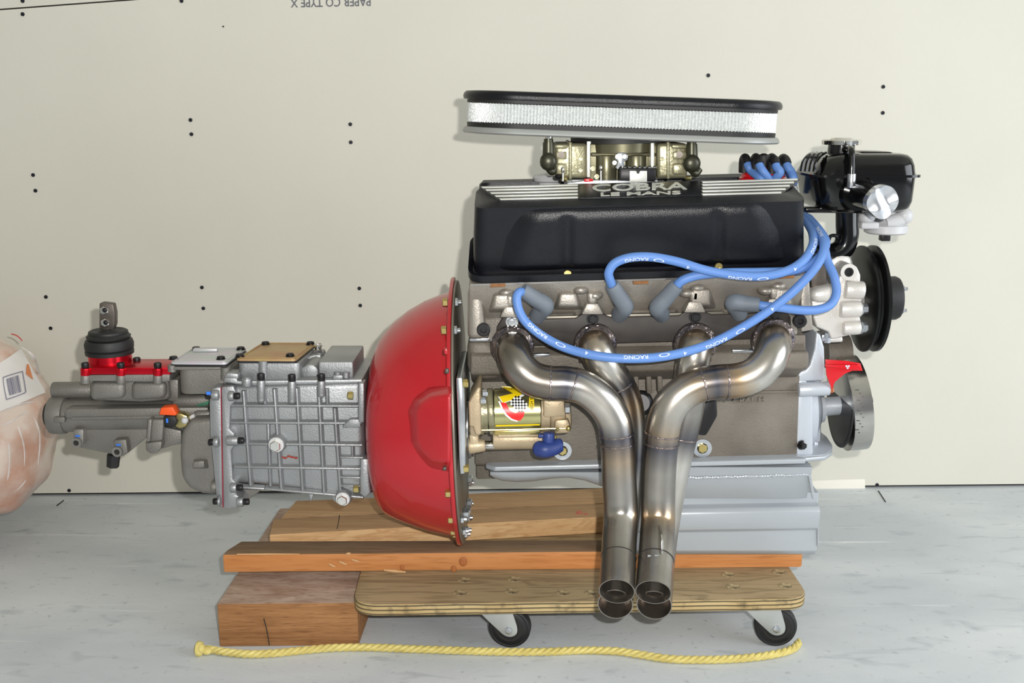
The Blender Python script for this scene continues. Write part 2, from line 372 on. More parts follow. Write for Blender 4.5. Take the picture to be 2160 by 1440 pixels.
for nm, pts in (('drywall_panel', [wallx(-4, .007, T), wallx(4, .007, T)] + [wallx(X, min(max(zs(X), 1.0), 1.5)-.0016, T) for X in xs[::-1]]),
                ('drywall_panel', [wallx(X, min(max(zs(X), 1.0), 1.5)+.0016, T) for X in xs] + [wallx(4, 2.6, T), wallx(-4, 2.6, T)])):
    m = M(); m.prism(pts, (0, T, 0)); link(nm, m, m_wall, wall)
for px, py in [(48, 30), (48, 2), (383, 2), (402, 253), (404, 283), (739, 262), (740, 300), (70, 369), (75, 402), (97, 626), (107, 692), (426, 606), (429, 650),
               (758, 608), (760, 644), (146, 1034), (1494, 159), (1863, 183), (1862, 238), (1860, 548), (1850, 1022), (471, 56)]:
    r = .0042 if px != 471 else .0018
    bolt(wall, onwall(px, py, T), (0, -1, 0), r, .0016, m_screw, 'socket', 'drywall_screw')
V, Fc, _ = text2d('PAPER CO TYPE X', 0.0, .012)
a, b_ = onwall(782, 4.5, T), onwall(613, 8, T); hh = 16*S(5, 2.45)
m = M(); ex = (b_-a); up = Vector((0, 0, -1))
add_faces(m, [a + ex*v.x + up*(v.y-.55)*hh*1.1 + Vector((0, -.0006, 0)) for v in V], Fc); link('stencilled_lettering', m, m_ink, wall, 'upside-down dark grey lettering')
m = M(); m.prism([onwall(x, y, T) for x, y in ((1690, 1016), (1730, 1013), (1776, 1011), (1824, 1010), (1825, 1033), (1690, 1036))], (0, -.0012, 0), .0005)
link('torn_paper_flap', m, m_paper, wall, 'lighter strip of torn facing paper')
for pts in (((1853, 1035), (1868, 1058)), ((120, 1066), (134, 1055))):
    m = M(); m.tube([onz(x, y, .001) for x, y in pts], .0012, 6); link('scratch', m, m_dark, fl)

# ------------------------------------------------------------------ lumber, dolly, rope, bag
ZD = .100                                            # top of the dolly board
ZB = .134                                            # top of the boards lying on it
# long block of lumber on the floor
m = M()
fl_, fr_ = onz(463, 1364, 0), onz(757, 1361, 0)
bl_ = Vector((fl_.x + .012, 2.14, 0)); br_ = Vector((fr_.x + .014, 2.14, 0))
m.prism([fl_, fr_, br_, bl_], (0, 0, .0782), .0025)
blk = link('wooden_block', m, [m_wblock, m_wblockt], pick=lambda f: 1 if f.normal.z > .7 else 0)
tag(blk, 'thick rough-sawn brown wooden block on the floor under the left end of the boards', 'wood block')
m = M(); x0 = W(562, 1310, fl_.y).x
m.tube([Vector((x0 - .004, fl_.y - .0004, .052)), Vector((x0, fl_.y - .0004, .03)), Vector((x0 + .003, fl_.y - .0004, .003))], .0008, 6)
link('crack', m, m_dark, blk, 'dark vertical crack')
# front board: orange edge, brown face
def board(name, pts, z0, z1, mats, label, bev=.003):
    m = M(); m.prism([Vector((p.x, p.y, z0)) for p in pts], (0, 0, z1-z0), bev)
    o = link(name, m, mats, pick=lambda f: 1 if f.normal.z > .7 else 0); return tag(o, label, 'board')
fA, fB = onz(471, 1208, ZD), onz(1692, 1197, ZD)
kA, kB = onz(506, 1140, ZB), onz(1680, 1136, ZB)
pl = [fA, fB, Vector((fB.x, kB.y, 0)), kA + Vector((.002, 0, 0)), Vector((fA.x + .002, fA.y + .02, 0))]
front = board('wooden_board', pl, ZD, ZB, [m_wfront, m_wtop], 'longest front board with an orange stained edge and weathered brown face', .004)
m_knot = pm('knot_wood', rgb(158, 92, 46), rgb(178, 110, 60), 60, rough=.7)
for x, y, r in ((957, 1199, .0050), (977, 1184, .0072), (848, 1196, .0036)):
    m = M(); c = W(x, y, fA.y + .0008)
    m.loft([[c + Vector((math.cos(a_*PI/8)*r*k, -d_, math.sin(a_*PI/8)*r*k*1.25)) for a_ in range(16)] for k, d_ in ((1, 0), (.8, .0012), (.3, .0018))])
    link('knot', m, m_knot, front, 'dark brown knot')
for p0, p1, rr in (((500, 1168.5), (632, 1168), .0017), ((694, 1189), (707, 1195), .0022), ((716, 1184), (731, 1190), .0024), ((742, 1180), (758, 1184), .0022), ((730, 1168), (740, 1167), .003), ((810, 1202), (856, 1206), .003)):
    m = M(); a = W(p0[0], p0[1], fA.y); b2 = W(p1[0], p1[1], fA.y); m.tube([a, (a+b2)/2, b2], [rr*.5, rr, rr*.4], 6)
    link('chip', m, m_wpale, front, 'pale splintered chip')
# middle board, pale front edge, lies slightly askew
q0, q1 = onz(568, 1127, ZB), onz(1262, 1089, ZB)
r0, r1 = onz(577, 1094, ZB), onz(1262, 1062, ZB)
dd = (q1-q0); q1x = q0 + dd*1.55; r1x = r0 + (r1-r0)*1.55
tag(board('wooden_board', [q0, q1x, r1x, r0], ZD, ZB, [m_wpale, m_wtop2], '', .003), 'middle board with a pale pine front edge, lying askew behind the front board', 'board')
g0, g1 = r0 + Vector((.012, .006, 0)), r1x + Vector((0, .006, 0))
tag(board('wooden_board', [g0, g1, g1 + Vector((0, .085, 0)), g0 + Vector((.01, .095, 0))], ZD + .0006, ZB - .001, [m_wtop, m_wtop2], '', .003), 'rearmost brown board under the gearbox, behind the pale-edged board', 'board')

m = M(); m.tube([onz(716, 1086, ZB + .0002), onz(714, 1100, ZB + .0002), onz(711, 1115, ZB + .0002)], .0007, 6); link('saw_mark', m, m_dark, bpy.data.objects['wooden_board.001'], 'dark saw mark across the face')
for x, y, r in ((1222, 1084, .007), (1236, 1086, .004)):
    m = M(); m.cyl(onz(x, y, ZB - .001), onz(x, y, ZB) + Vector((0, 0, .0003)), r, segs=12); link('paint_mark', m, m_stain, bpy.data.objects['wooden_board.001'], 'small red paint stain')

# dolly
DY = [onz(742, 1275, ZD), onz(1711, 1262, ZD)]
dv = (DY[1]-DY[0]).normalized(); dn = Vector((-dv.y, dv.x, 0))
c4 = [DY[0], DY[1], DY[1] + dn*.52, DY[0] + dn*.52]
m = M(); rp = round_poly(c4, .045, 7)
m.prism([Vector((p.x, p.y, ZD-.021)) for p in rp], (0, 0, .021), .003, 2, 60)
mid = sum(c4, Vector())/4
dolly = empty('furniture_dolly', (mid.x, mid.y, 0), 'plywood furniture dolly with black-wheeled casters under the engine', 'dolly')
bd = link('deck_board', m, [m_ply, m_plye], dolly, pick=lambda f: 1 if abs(f.normal.z) < .5 else 0)
def plug(px, py, rx=.0115):
    c = onz(px, py, ZD)
    m = M(); m.lathe_closed(c + Vector((0, 0, -.0005)), (0, 0, 1), [(0, rx*.55), (.0012, rx*.6), (.0012, rx*.95), (0, rx)], 20)
    m.cyl(c + Vector((0, 0, -.0005)), c + Vector((0, 0, .0003)), rx*.6, segs=16)
    link('plugged_hole', m, m_plyh, bd)
m_plyh = pm('pale_plug_wood', rgb(205, 184, 140), rgb(70, 58, 42), 75, rough=.8)
for x, y in ((980, 1223), (1085, 1221), (971, 1250), (1080, 1247), (1188, 1250), (1248, 1250), (1536, 1211), (1643, 1206), (1547, 1237), (1657, 1235), (1192, 1038), (1250, 1038)):
    plug(x, y)
def caster(c, yaw, n):
    """c: place of the wheel's contact with the floor"""
    R = Matrix.Rotation(yaw, 3, 'Z'); rw, hw = .0355, .012
    def P(x, y, z): return c + R @ Vector((x, y, z))
    ax = R @ Vector((0, 1, 0))
    m = M(); o0 = P(0, -hw, rw)
    m.lathe(o0, ax, [(0, .02), (0, rw-.009), (.0015, rw-.006), (.001, rw-.004), (.003, rw-.001), (.006, rw), (.018, rw), (.021, rw-.001), (.023, rw-.004), (.0225, rw-.006), (.024, rw-.009), (.024, .02)], 40)
    wh = link('wheel', m, m_rub, dolly)
    m = M(); m.ring(P(0, -hw-.0006, rw), ax, .018, .022, .002); link('wheel_hub', m, m_dark, wh)
    zt = ZD - .021
    m = M()
    for sgn in (-1, 1):
        y = sgn*(hw + .003)
        pts = [P(x, y-.0012, z) for x, z in ((-.060, zt-.004), (.004, zt-.004), (.0150, rw+.004), (.0135, rw-.007), (.004, rw-.0125), (-.007, rw-.011), (-.030, rw+.010))]
        m.prism(round_poly(pts, .008, 4), ax*.0024, .0006)
    m.box(P(-.016, 0, zt-.006), (.058, .034, .004), R, .001)
    m.cyl(P(-.016, 0, zt-.004), P(-.016, 0, zt-.0015), .022, segs=28)
    m.box(P(-.016, 0, zt-.0008), (.07, .05, .002), R)
    fk = link('caster_fork', m, m_caster, dolly)
    m = M(); m.cyl(P(0, -hw-.0075, rw), P(0, hw+.0075, rw), .0062, bev=.001); link('axle_bolt', m, m_zinc, fk)
cz = [onz(1076, 1363, 0), onz(1634, 1360, 0)]
for k, p in enumerate(cz):
    caster(Vector((p.x, p.y + .004, 0)), math.radians(-8 if k == 0 else -5), k)
    caster(Vector((p.x + .04, p.y + .38, 0)), math.radians(35 + 60*k), k)

# rope: three strands laid round each other
rp_px = [(424, 1371), (440, 1369), (478, 1375), (525, 1379), (580, 1377), (640, 1371), (700, 1366), (780, 1365), (860, 1368), (950, 1371), (1050, 1374), (1150, 1374), (1230, 1371), (1300, 1373), (1350, 1380), (1410, 1389), (1480, 1391), (1550, 1389), (1610, 1383), (1652, 1375), (1675, 1366), (1685, 1354)]
path = smooth_path([onz(x, y, .007) for x, y in rp_px], 26)
strands = M(); s_ = 0; cum = [0]
for a, b2 in zip(path, path[1:]): cum.append(cum[-1] + (b2-a).length)
rope = empty('rope', onz(1050, 1374, 0), 'yellow twisted rope lying on the floor in front of the dolly', 'rope')
for k in range(3):
    pts = []
    for i, p in enumerate(path):
        t = (path[min(i+1, len(path)-1)] - path[max(i-1, 0)]).normalized(); n = Vector((0, 0, 1)); sd = t.cross(n).normalized()
        ph = 2*PI*(cum[i]/.036 + k/3); pts.append(p + (sd*math.cos(ph) + n*math.sin(ph))*.0032)
    m = M(); m.tube(pts, .0037, 8, raw=True); link('strand', m, m_rope, rope)
m = M(); kc = onz(421, 1368, .011)
m.ball(kc, (.0085, .013, .0125)); m.ball(kc + Vector((.004, -.005, .003)), (.007, .008, .008)); m.ball(kc + Vector((.012, 0, -.003)), (.009, .008, .007))
m.lathe(kc + Vector((-.006, 0, 0)), (1, 0, 0), [(0, .006), (.002, .0125), (.006, .013), (.009, .009)], 18)
link('whipped_end', m, m_rope, rope, 'frayed knotted rope end')

# plastic sack at the left edge
def n3(p, s=1.0):
    return math.sin(p.x*9*s + 1.3) * math.cos(p.z*7*s + p.y*5*s) + .5*math.sin(p.z*17*s + p.x*13*s + .7) + .35*math.sin(p.y*23*s + p.z*19*s) + .3*math.sin(p.x*31*s-p.z*23*s)
m = M(); tb = bmesh.new(); bmesh.ops.create_icosphere(tb, subdivisions=6, radius=1)
bc = W(-75, 895, 2.14); rx = (108+75)*S(890, 2.14)
for v in tb.verts:
    p = v.co.copy(); q = Vector((math.copysign(abs(p.x)**.85, p.x), math.copysign(abs(p.y)**.85, p.y), p.z))
    k = 1 + .022*n3(p, .55) + .006*math.sin(p.x*14 + 6*p.z + 3*p.y)
    hgt = .195
    v.co = bc + Vector((q.x*rx*k*(1 - .22*max(p.z, 0)), q.y*.16*k, p.z*hgt*k))
    v.co.z = max(v.co.z, .001)
m.merge(tb)
bagtree = BVHTree.FromBMesh(m.bm)
bagbm_pts = bagtree
m_bag = pm('pink_plastic_film', rgb(226, 208, 196), rgb(204, 152, 128), 11, rough=.25, bump=.5, bscale=28, coat=.4, contrast=(.42, .66), detail=6)
bag = link('plastic_sack', m, m_bag); tag(bag, 'pinkish crumpled plastic sack with a white barcode label at the left edge', 'bag')
def on_bag(px, py, off):
    h = bagtree.ray_cast(CAM, raydir(px, py).normalized())
    return (h[0] + h[1]*off) if h[0] is not None else W(px, py, 2.1)
def patch(name, quad, mat, parent, off, nx=14, ny=14, label=None):
    V = []; a, b2, c, d = [Vector(q) for q in quad]
    for j in range(ny + 1):
        for i in range(nx + 1):
            p = lerp(lerp(a, b2, i/nx), lerp(d, c, i/nx), j/ny); V.append(on_bag(p.x, p.y, off))
    m = M(); add_faces(m, V, [(j*(nx+1)+i, j*(nx+1)+i+1, (j+1)*(nx+1)+i+1, (j+1)*(nx+1)+i) for j in range(ny) for i in range(nx)])
    return link(name, m, mat, parent, label, ang=60)
lb = patch('paper_label', [(-40, 792), (42, 737), (94, 829), (-30, 880)], m_label, bag, .003, label='white paper label')
m_grayp = pm('grey_print', rgb(140, 140, 155), None, rough=.6)
for q in ([(3, 797), (44, 784), (44.8, 786), (3.8, 799)], [(10, 843), (50, 828), (50.8, 830), (10.8, 845)], [(3, 797), (5, 796.5), (12, 843), (10, 844)], [(43, 784), (45, 784), (52, 828), (50, 829)]):
    patch('barcode_frame', q, m_grayp, lb, .0045, 4, 4)
m_barc = pm('barcode_bars', rgb(110, 110, 135), None, rough=.6)
x = 0.0
while x < 1:
    wd = random.choice((.03, .05, .08)); a = lerp(Vector((11, 801)), Vector((36, 793)), x); b2 = lerp(Vector((11, 801)), Vector((36, 793)), min(x + wd, 1))
    o_ = Vector((6.5, 34)); patch('barcode_bar', [a, b2, b2 + o_, a + o_], m_barc, lb, .0045, 1, 3); x += wd + random.choice((.03, .05))
m_peach = pm('orange_leaf_print', rgb(222, 140, 90), None, rough=.5)
patch('printed_leaf', [(53, 770), (57, 770), (66, 802), (51, 790)], m_peach, lb, .0045, 4, 4, 'orange printed leaf shape')
m = M(); m.tube([on_bag(x, y, .002) for x, y in ((24, 704), (34, 707), (42, 713), (47, 719))], .0012, 6); link('tie', m, pm('red_tie', rgb(190, 60, 50), None, rough=.4), bag, 'red plastic tie')
m_film = pm('clear_film_fold', rgb(232, 226, 224), rgb(214, 200, 194), 40, rough=.22, coat=.5)
for P, r in (([(0, 872), (30, 856), (62, 848), (100, 846)], .003), ([(0, 900), (22, 890), (50, 872), (88, 862)], .0022), ([(66, 870), (80, 900), (84, 940), (80, 985)], .0026), ([(30, 880), (44, 915), (52, 955), (50, 1000)], .0022),
             ([(92, 868), (98, 900), (96, 940)], .002), ([(12, 910), (20, 950), (18, 1000), (6, 1040)], .0022), ([(46, 732), (70, 752), (84, 790), (96, 826)], .003), ([(60, 1000), (46, 1024), (20, 1044)], .002)):
    m = M(); m.tube([on_bag(x, y, -.0008) for x, y in P], [r*.3, r, r*.9, r*.3], 8); link('film_fold', m, m_film, bag, 'pale fold of the plastic film')

# ------------------------------------------------------------------ gearbox with its red bell housing
YC = 1.82                                            # the plane of the crankshaft
def hole(m_parent, p, axis, r0, r1, mat_ring, h=.002, name='bolt_boss'):
    m = M(); m.ring(p, axis, r0, r1, h, 24); return link(name, m, mat_ring, m_parent)
gb = empty('gearbox', (W(520, 900, YC).x, YC, 0), 'grey ribbed aluminium gearbox with a red bell housing on the left of the engine', 'gearbox')
TILT = .028
EX = Vector((math.cos(TILT), 0, math.sin(TILT))); EZ = Vector((-math.sin(TILT), 0, math.cos(TILT))); EY = Vector((0, 1, 0))
def disc_ring(px, pt, pb, n=64, Y=YC, ky=1.0, wob=None):
    c = (W(px, pt, Y) + W(px, pb, Y))/2; c.x = W(px, (pt+pb)/2, Y).x; r = (W(px, pt, Y).z - W(px, pb, Y).z)/2
    out = []
    for i in range(n):
        a = 2*PI*i/n; k = r*(1 + (wob(a) if wob else 0)); out.append(c + EZ*math.cos(a)*k - EY*math.sin(a)*k*ky)
    return out
# bell
m = M()
st = [(789, 779, 1027), (790, 775, 1031), (795, 752, 1048), (802, 733, 1062), (815, 708, 1074), (840, 681, 1083), (870, 657, 1093), (905, 637, 1103), (940, 623, 1110), (959, 617, 1113)]
m.loft([disc_ring(*q) for q in st])
bell = link('bell_housing', m, m_red, gb, 'red painted bell housing', ang=50)
# starter bulge pressed into the bell
m = M()
base = [(846, 866), (846, 934), (870, 966), (902, 994), (953, 996), (953, 812), (902, 816), (868, 840)]
top = [(880, 868), (880, 930), (890, 950), (908, 970), (950, 976), (950, 832), (908, 838), (890, 850)]
dY = lambda x: 1.652 - .00045*(x - 850)
m.loft([[W(x, y, dY(x) + .03) for x, y in base], [W(x, y, dY(x) + .006) for x, y in base], [W(x, y, dY(x) - .030) for x, y in top]], bevel=.006, seg=3)
link('starter_bulge', m, m_red, bell, ang=60)
lob = lambda a: .010*math.cos(6*a + .5) + .006*math.cos(14*a + 1)
m = M(); m.loft([disc_ring(961, 592, 1129, 96, wob=lob), disc_ring(969, 590, 1130, 96, wob=lob)], bevel=.0015)
link('bell_flange', m, m_red, bell)
m = M(); m.loft([disc_ring(969.5, 594, 1126, 96), disc_ring(974.5, 594, 1126, 96)], bevel=.001)
link('engine_plate', m, m_plate, gb, 'grey steel plate behind the red flange')
cz_ = (W(970, 860, YC)); RF = (W(970, 592, YC).z - W(970, 1129, YC).z)/2
def on_flange(a, px, k=.94): return Vector((W(px, 860, YC).x, YC, W(px, 860, YC).z)) + EZ*math.cos(a)*RF*k - EY*math.sin(a)*RF*k
for a, mat_l, mat_r in ((22, m_gzinc, m_zinc), (40, m_gzinc, m_zinc), (113, m_gzinc, None), (131, m_gzinc, m_zinc), (146, m_gzinc, m_zinc), (160, m_gzinc, m_zinc), (172, m_zinc, m_zinc), (-172, m_zinc, m_zinc), (-160, None, m_zinc), (-146, None, m_zinc), (-130, None, m_zinc), (-115, None, m_zinc)):
    a = math.radians(a)
    if mat_l: bolt(bell, on_flange(a, 959.5), -EX, .0075, .008, mat_l)
    if mat_r: bolt(gb, on_flange(a, 975), EX, .0075, .008, mat_r, 'stud', 'flange_nut')
for a, k in ((150, .80), (165, .78), (178, .80), (-168, .84), (-150, .82)):
    bolt(gb, on_flange(math.radians(a), 975, k), EX, .0075, .009, m_zinc, 'hex', 'plate_bolt')
for px, py, hh in ((941, 740, 12), (943, 782, 10), (938, 987, 8)):
    m = M(); m.box(W(px, py, 1.585), (.006, .01, hh*S(py, 1.585)), bevel=.002); link('lug', m, m_red if py == 740 else m_dsteel, bell)

# main case with cast ribs
YK = 1.735
m = M()
m.pp([(462, 812), (764, 803), (771, 1049), (700, 1046), (612, 1034), (545, 1024), (478, 1020)], YK, .17, .012, 3)
def rib(x0, y0, x1, y1, wpx=5, dep=.008):
    a, b2 = W(x0, y0, YK), W(x1, y1, YK); t = (b2-a).normalized(); n = Vector((-t.z, 0, t.x)); hw = wpx*S(900, YK)/2
    for c, d in ((a, b2),):
        m.loft([[c + n*hw*2.6 + EY*.001, c - n*hw*2.6 + EY*.001, c - n*hw*.75 - EY*dep, c + n*hw*.75 - EY*dep],
                [d + n*hw*2.6 + EY*.001, d - n*hw*2.6 + EY*.001, d - n*hw*.75 - EY*dep, d + n*hw*.75 - EY*dep]], bevel=.0014)
VR = [(515, 822, 530, 1022), (580, 818, 595, 1030), (627, 816, 640, 1038), (673, 815, 685, 1042), (707, 858, 720, 1044)]
for q in VR: rib(*q)
for x0, y0, x1, y1 in ((566, 888, 571, 1024), (556, 820, 560, 852), (690, 818, 691, 852)): rib(x0, y0, x1, y1, 4, .005)
for x0, y0, x1, y1 in ((484, 853, 762, 854), (488, 889, 764, 890), (492, 933, 766, 936), (496, 982, 768, 986)): rib(x0, y0, x1, y1)
for x0, y0, x1, y1 in ((718, 962, 768, 963), (718, 1004, 768, 1005), (720, 1022, 768, 1023), (744, 938, 745, 962)): rib(x0, y0, x1, y1, 4, .007)
rib(494, 1024, 560, 1028); rib(560, 1028, 768, 1046)
m.pp([(722, 898), (738, 884), (757, 884), (762, 901), (722, 903)], YK - .012, .014, .003)
m.pp([(755, 808), (768, 808), (768, 892), (755, 892)], YK - .014, .03, .003)
m.pp([(760, 968), (775, 968), (782, 1040), (770, 1050), (758, 1042)], YK - .014, .03, .003)
m.pp([(700, 1040), (728, 1040), (742, 1060), (722, 1068), (700, 1056)], YK, .03, .004)
m.pp([(650, 1040), (662, 1040), (656, 1058)], YK + .02, .01, .001)
for q in ((640, 1044, 648), (690, 1050, 640)): pass
case = link('gear_case', m, m_alu, gb, ang=40)
m = M(); m.pp([(466, 1050), (540, 1022), (560, 1028), (512, 1062)], YK + .02, .12, .003); link('case_foot', m, m_alu2, gb)
# top deck and lids
m = M(); m.pp([(470, 806), (474, 796), (500, 798), (500, 804), (764, 800), (764, 808), (600, 812), (520, 814)], YK - .004, .16, .002)
m.pp([(472, 798), (474, 790), (480, 786), (502, 788), (504, 800)], YK - .002, .03, .003)
m.pp([(700, 801), (703, 791), (722, 791), (724, 800)], YK - .002, .02, .002)
link('case_deck', m, m_alu, gb)
def tower(x0, x1, pyb, pyt, Y, dep, mat, name, r=.012, extra=None, drop=.0066):
    m = M(); z0 = W(0, pyb, Y).z; a, b2 = W(x0, pyt, Y), W(x1, pyt, Y)
    q = round_poly([Vector((a.x, Y, z0)), Vector((b2.x, Y, z0)), Vector((b2.x, Y+dep, z0)), Vector((a.x, Y+dep, z0))], r, 5)
    m.prism(q, (0, 0, a.z - z0 - drop), .003)
    if extra: extra(m)
    return link(name, m, mat, gb)
t1 = tower(500, 634, 802, 757, 1.745, .13, m_alu, 'shift_tower', .012, lambda m: m.cyl(W(556, 800, 1.75), W(556, 760, 1.75), .009))
t2 = tower(372, 488, 832, 768, 1.752, .12, m_alu2, 'rear_tower', .02, lambda m: (m.pp([(360, 773), (484, 774), (484, 780), (360, 781)], 1.748, .125, .002), m.cyl(W(363, 783, 1.754), W(363, 769, 1.754), .007), m.cyl(W(476, 800, 1.75), W(476, 774, 1.75), .008)))
t3 = tower(671, 745, 797, 763, 1.745, .13, m_alu, 'breather_housing', .004, None, 0)
m = M()
for x in (712, 730): m.cyl(W(x, 784, 1.742), W(x, 796, 1.742), .006)
m.pp([(630, 800), (632, 778), (648, 768), (660, 768), (672, 778), (672, 800)], 1.76, .08, .005)
m.pp([(640, 770), (646, 750), (676, 748), (680, 770)], 1.82, .05, .003)
link('housing_web', m, m_alu, gb)
def lid(pts, py, Y, mat, name, label, nbolts, extra=None):
    z = W(0, py, Y).z; P = [onz(x, y, z) for x, y in pts]
    m = M(); m.prism(round_poly(P, .008, 4), (0, 0, -.0035), .0006)
    o = link(name, m, mat, gb, label)
    m = M(); c = sum(P, Vector())/len(P); m.prism(round_poly([c + (p-c)*.985 - Vector((0, 0, .0036)) for p in P], .008, 4), (0, 0, -.003)); link('gasket', m, m_rub, o)
    m = M(); rr = round_poly([c + (p-c)*.93 + Vector((0, 0, .0002)) for p in P], .006, 4); ri = [c + (p-c)*.96 for p in rr]
    m.loft([rr, [p + Vector((0, 0, .0012)) for p in rr], [p + Vector((0, 0, .0012)) for p in ri], ri], closed=True); link('raised_rim', m, mat, o)
    for x, y in nbolts: bolt(o, onz(x, y, z), (0, 0, 1), .0065, .004, m_bolt, 'socket', washer=1.25)
    return o, z
l1, z1 = lid([(497, 757), (624, 758), (668, 723), (553, 722.5)], 757, 1.745, m_goldp, 'access_cover', 'gold zinc cover plate', ((506, 752), (612, 751), (655, 726), (560, 726)))
l2, z2 = lid([(358, 764), (478, 765), (521, 733), (407, 733)], 764, 1.748, m_iri, 'rear_access_cover', 'silver iridescent cover plate', ((366, 757), (466, 757), (508, 737), (414, 737)))
a = onz(434, 741, z2); m = M(); m.box(a + Vector((0, 0, .003)), (.042, .012, .006), bevel=.002); link('cover_bridge', m, m_iri, l2)
m = M(); a = W(672, 744, 1.84); b2 = W(670, 723, 1.84); m.cyl(a, lerp(a, b2, .35), .008, segs=6); m.cyl(lerp(a, b2, .3), b2, .006, bev=.0015); m.lathe(lerp(a, b2, .6), (0, 0, 1), [(0, .006), (.001, .0075), (.004, .0075), (.005, .006)], 20); link('breather', m, m_chrome, gb, 'chrome breather fitting')
# vertical bolts along the top edge with their cast bosses
for x, yt, yb in ((551, 793, 842), (616, 795, 844), (678, 794, 831)):
    m = M(); Yb = YK - .008; m.cyl(W(x, yb, Yb), W(x, yt + 8, Yb), .0068, bev=.0015); m.ball(W(x, yb, Yb), (.0068, .0068, .006)); link('bolt_boss', m, m_alu, case)
    bolt(gb, W(x, yt + 8, YK - .008), (0, 0, 1), .0062, .011, m_bolt, 'socket')
m = M(); m.cyl(W(521, 814, YK - .006), W(521, 797, YK - .006), .0085, bev=.0015); m.cyl(W(521, 798, YK - .006), W(521, 795, YK - .006), .006); link('bolt_boss', m, m_alu, case)
# rear flanges of the case
m = M(); m.pp([(466, 816), (492, 814), (497, 826), (497, 846), (486, 856), (484, 905), (494, 914), (496, 938), (487, 950), (491, 1012), (499, 1018), (500, 1036), (497, 1044), (510, 1050), (516, 1062), (506, 1070), (482, 1074), (470, 1070)], YK - .012, .19, .003)
fl1 = link('case_flange', m, m_alu, gb)
m = M(); m.pp([(444, 824), (448, 818), (465.6, 816), (470, 1070), (458, 1064), (452, 1010), (446, 948), (443, 930), (441, 850)], YK - .012, .19, .003)
fl2 = link('tail_flange', m, m_alu, gb)
m = M(); m.pp([(465.2, 818), (466.2, 818), (467.2, 880), (468.2, 930), (470, 1000), (470.5, 1070), (469.5, 1070), (468.8, 1000), (467.2, 930), (466.3, 880)], YK - .0123, .15); link('sealant_line', m, m_rtv, fl1, 'thin line of red sealant')
def lump(x, y, r, x2, Y=YK - .016, mat=m_alu, par=None):
    m = M(); m.cyl(W(x, y, Y), W(x2, y, Y), r, bev=.002); link('bolt_boss', m, mat, par or fl1)
for x, y, x2 in ((482, 835, 494), (478, 929, 503), (486, 1028, 500), (500, 1058, 514)):
    lump(x, y, .0085, x2); bolt(fl1, W(x2, y, YK - .016), EX, .0055, .009, m_bolt, 'socket')
for x, y, x2 in ((462, 833, 447), (462, 932, 451), (466, 1057, 460)):
    lump(x, y, .0085, x2, par=fl2); bolt(fl2, W(x2, y, YK - .016), -EX, .0055, .008, m_bolt, 'socket')
m = M(); m.box(W(440, 829, YK - .0215), (.007, .002, .005)); link('paint_mark', m, m_bluemk, fl2, 'blue paint mark')
# plugs
def plugb(px, py, R, name='drain_plug'):
    Y = YK - .010; c = W(px, py, Y)
    m = M(); m.lathe(c + EY*.012, -EY, [(0, R*1.3), (.012, R*1.2), (.015, R*1.05)], 28); o = link(name, m, m_alu, gb)
    m = M(); m.cyl(c - EY*.004, c - EY*.006, R, segs=24); link('plug_washer', m, m_plastic, o)
    bolt(o, c - EY*.006, (0, -1, 0), R*.78, .009, m_chrome)
plugb(584, 936, .0125, 'filler_plug'); plugb(724, 1050, .0115)
for x, y in ((745, 834), (757, 1031)): bolt(gb, W(x, y, YK - .012), (-1, 0, 0), .0068, .009, m_gzinc)
m = M()
for i in range(5): m.ball(W(594 + i*7.5, 964 + 2*math.sin(i*2.1), YK - .001), (.0035, .001, .0018), seg=10)
link('paint_mark', m, pm('rust_red_mark', rgb(150, 50, 35), None, rough=.7), case, 'rust red mark')

# tail housing
m = M(); Yt = YC
def axcyl(m, x0, y0, x1, y1, rpx, Y=YC, r1=None, bev=0.0, segs=40):
    R = rpx*S(y0, Y); m.cyl(W(x0, y0, Y), W(x1, y1, Y), R, (r1 or rpx)*S(y1, Y), segs, bev)
axcyl(m, 122, 876, 345, 874, 35); axcyl(m, 340, 874, 460, 870, 36, r1=44)
axcyl(m, 112, 823, 200, 822, 18, YC + .01, bev=.002)
m.pp([(135, 862), (440, 858), (440, 884), (135, 884)], 1.776, .03, .006)
m.pp([(150, 880), (350, 877), (440, 884), (440, 888), (350, 883), (150, 886)], 1.775, .03, .001)
m.pp([(190, 800), (355, 800), (358, 845), (300, 850), (190, 846)], 1.775, .09, .008, 3)
for x in (225, 312): m.pp([(x - 37, 806), (x + 36, 806), (x + 36, 842), (x - 37, 846)], 1.764, .04, .009, 3)
m.pp([(172, 791), (358, 789), (358, 804), (345, 806), (190, 804), (172, 806)], 1.762, .1, .002)
m.pp([(352, 800), (376, 800), (376, 850), (352, 846)], 1.785, .06, .004)
m.pp([(358, 838), (446, 832), (446, 862), (360, 864)], 1.785, .06, .01, 3)
for x in (180, 255, 333): m.cyl(W(x, 808, 1.762), W(x, 790, 1.762), .0075, bev=.001)
tail = link('tail_housing', m, m_alu2, gb, ang=40)
m = M(); axcyl(m, 108, 875, 142, 875, 40, bev=.004)
m.pp([(112, 880), (136, 880), (136, 892), (112, 892)], 1.776, .01, .002); m.pp([(136, 868), (146, 868), (146, 880), (136, 880)], 1.78, .01, .002)
link('tail_collar', m, m_alu2, tail)
m = M(); axcyl(m, 100, 874, 109, 874, 27, bev=.002); link('rubber_seal', m, m_rub, gb, 'black rubber end plug')
m = M(); m.pp([(155, 900), (312, 900), (345, 898), (300, 930), (270, 955), (255, 962), (168, 945), (156, 930)], 1.80, .03, .003)
m.pp([(153, 905), (176, 905), (176, 940), (160, 945), (153, 936)], 1.784, .03, .004); m.pp([(238, 928), (266, 926), (270, 955), (256, 964), (240, 958)], 1.784, .03, .004)
link('mount_pad', m, m_alu2, gb)
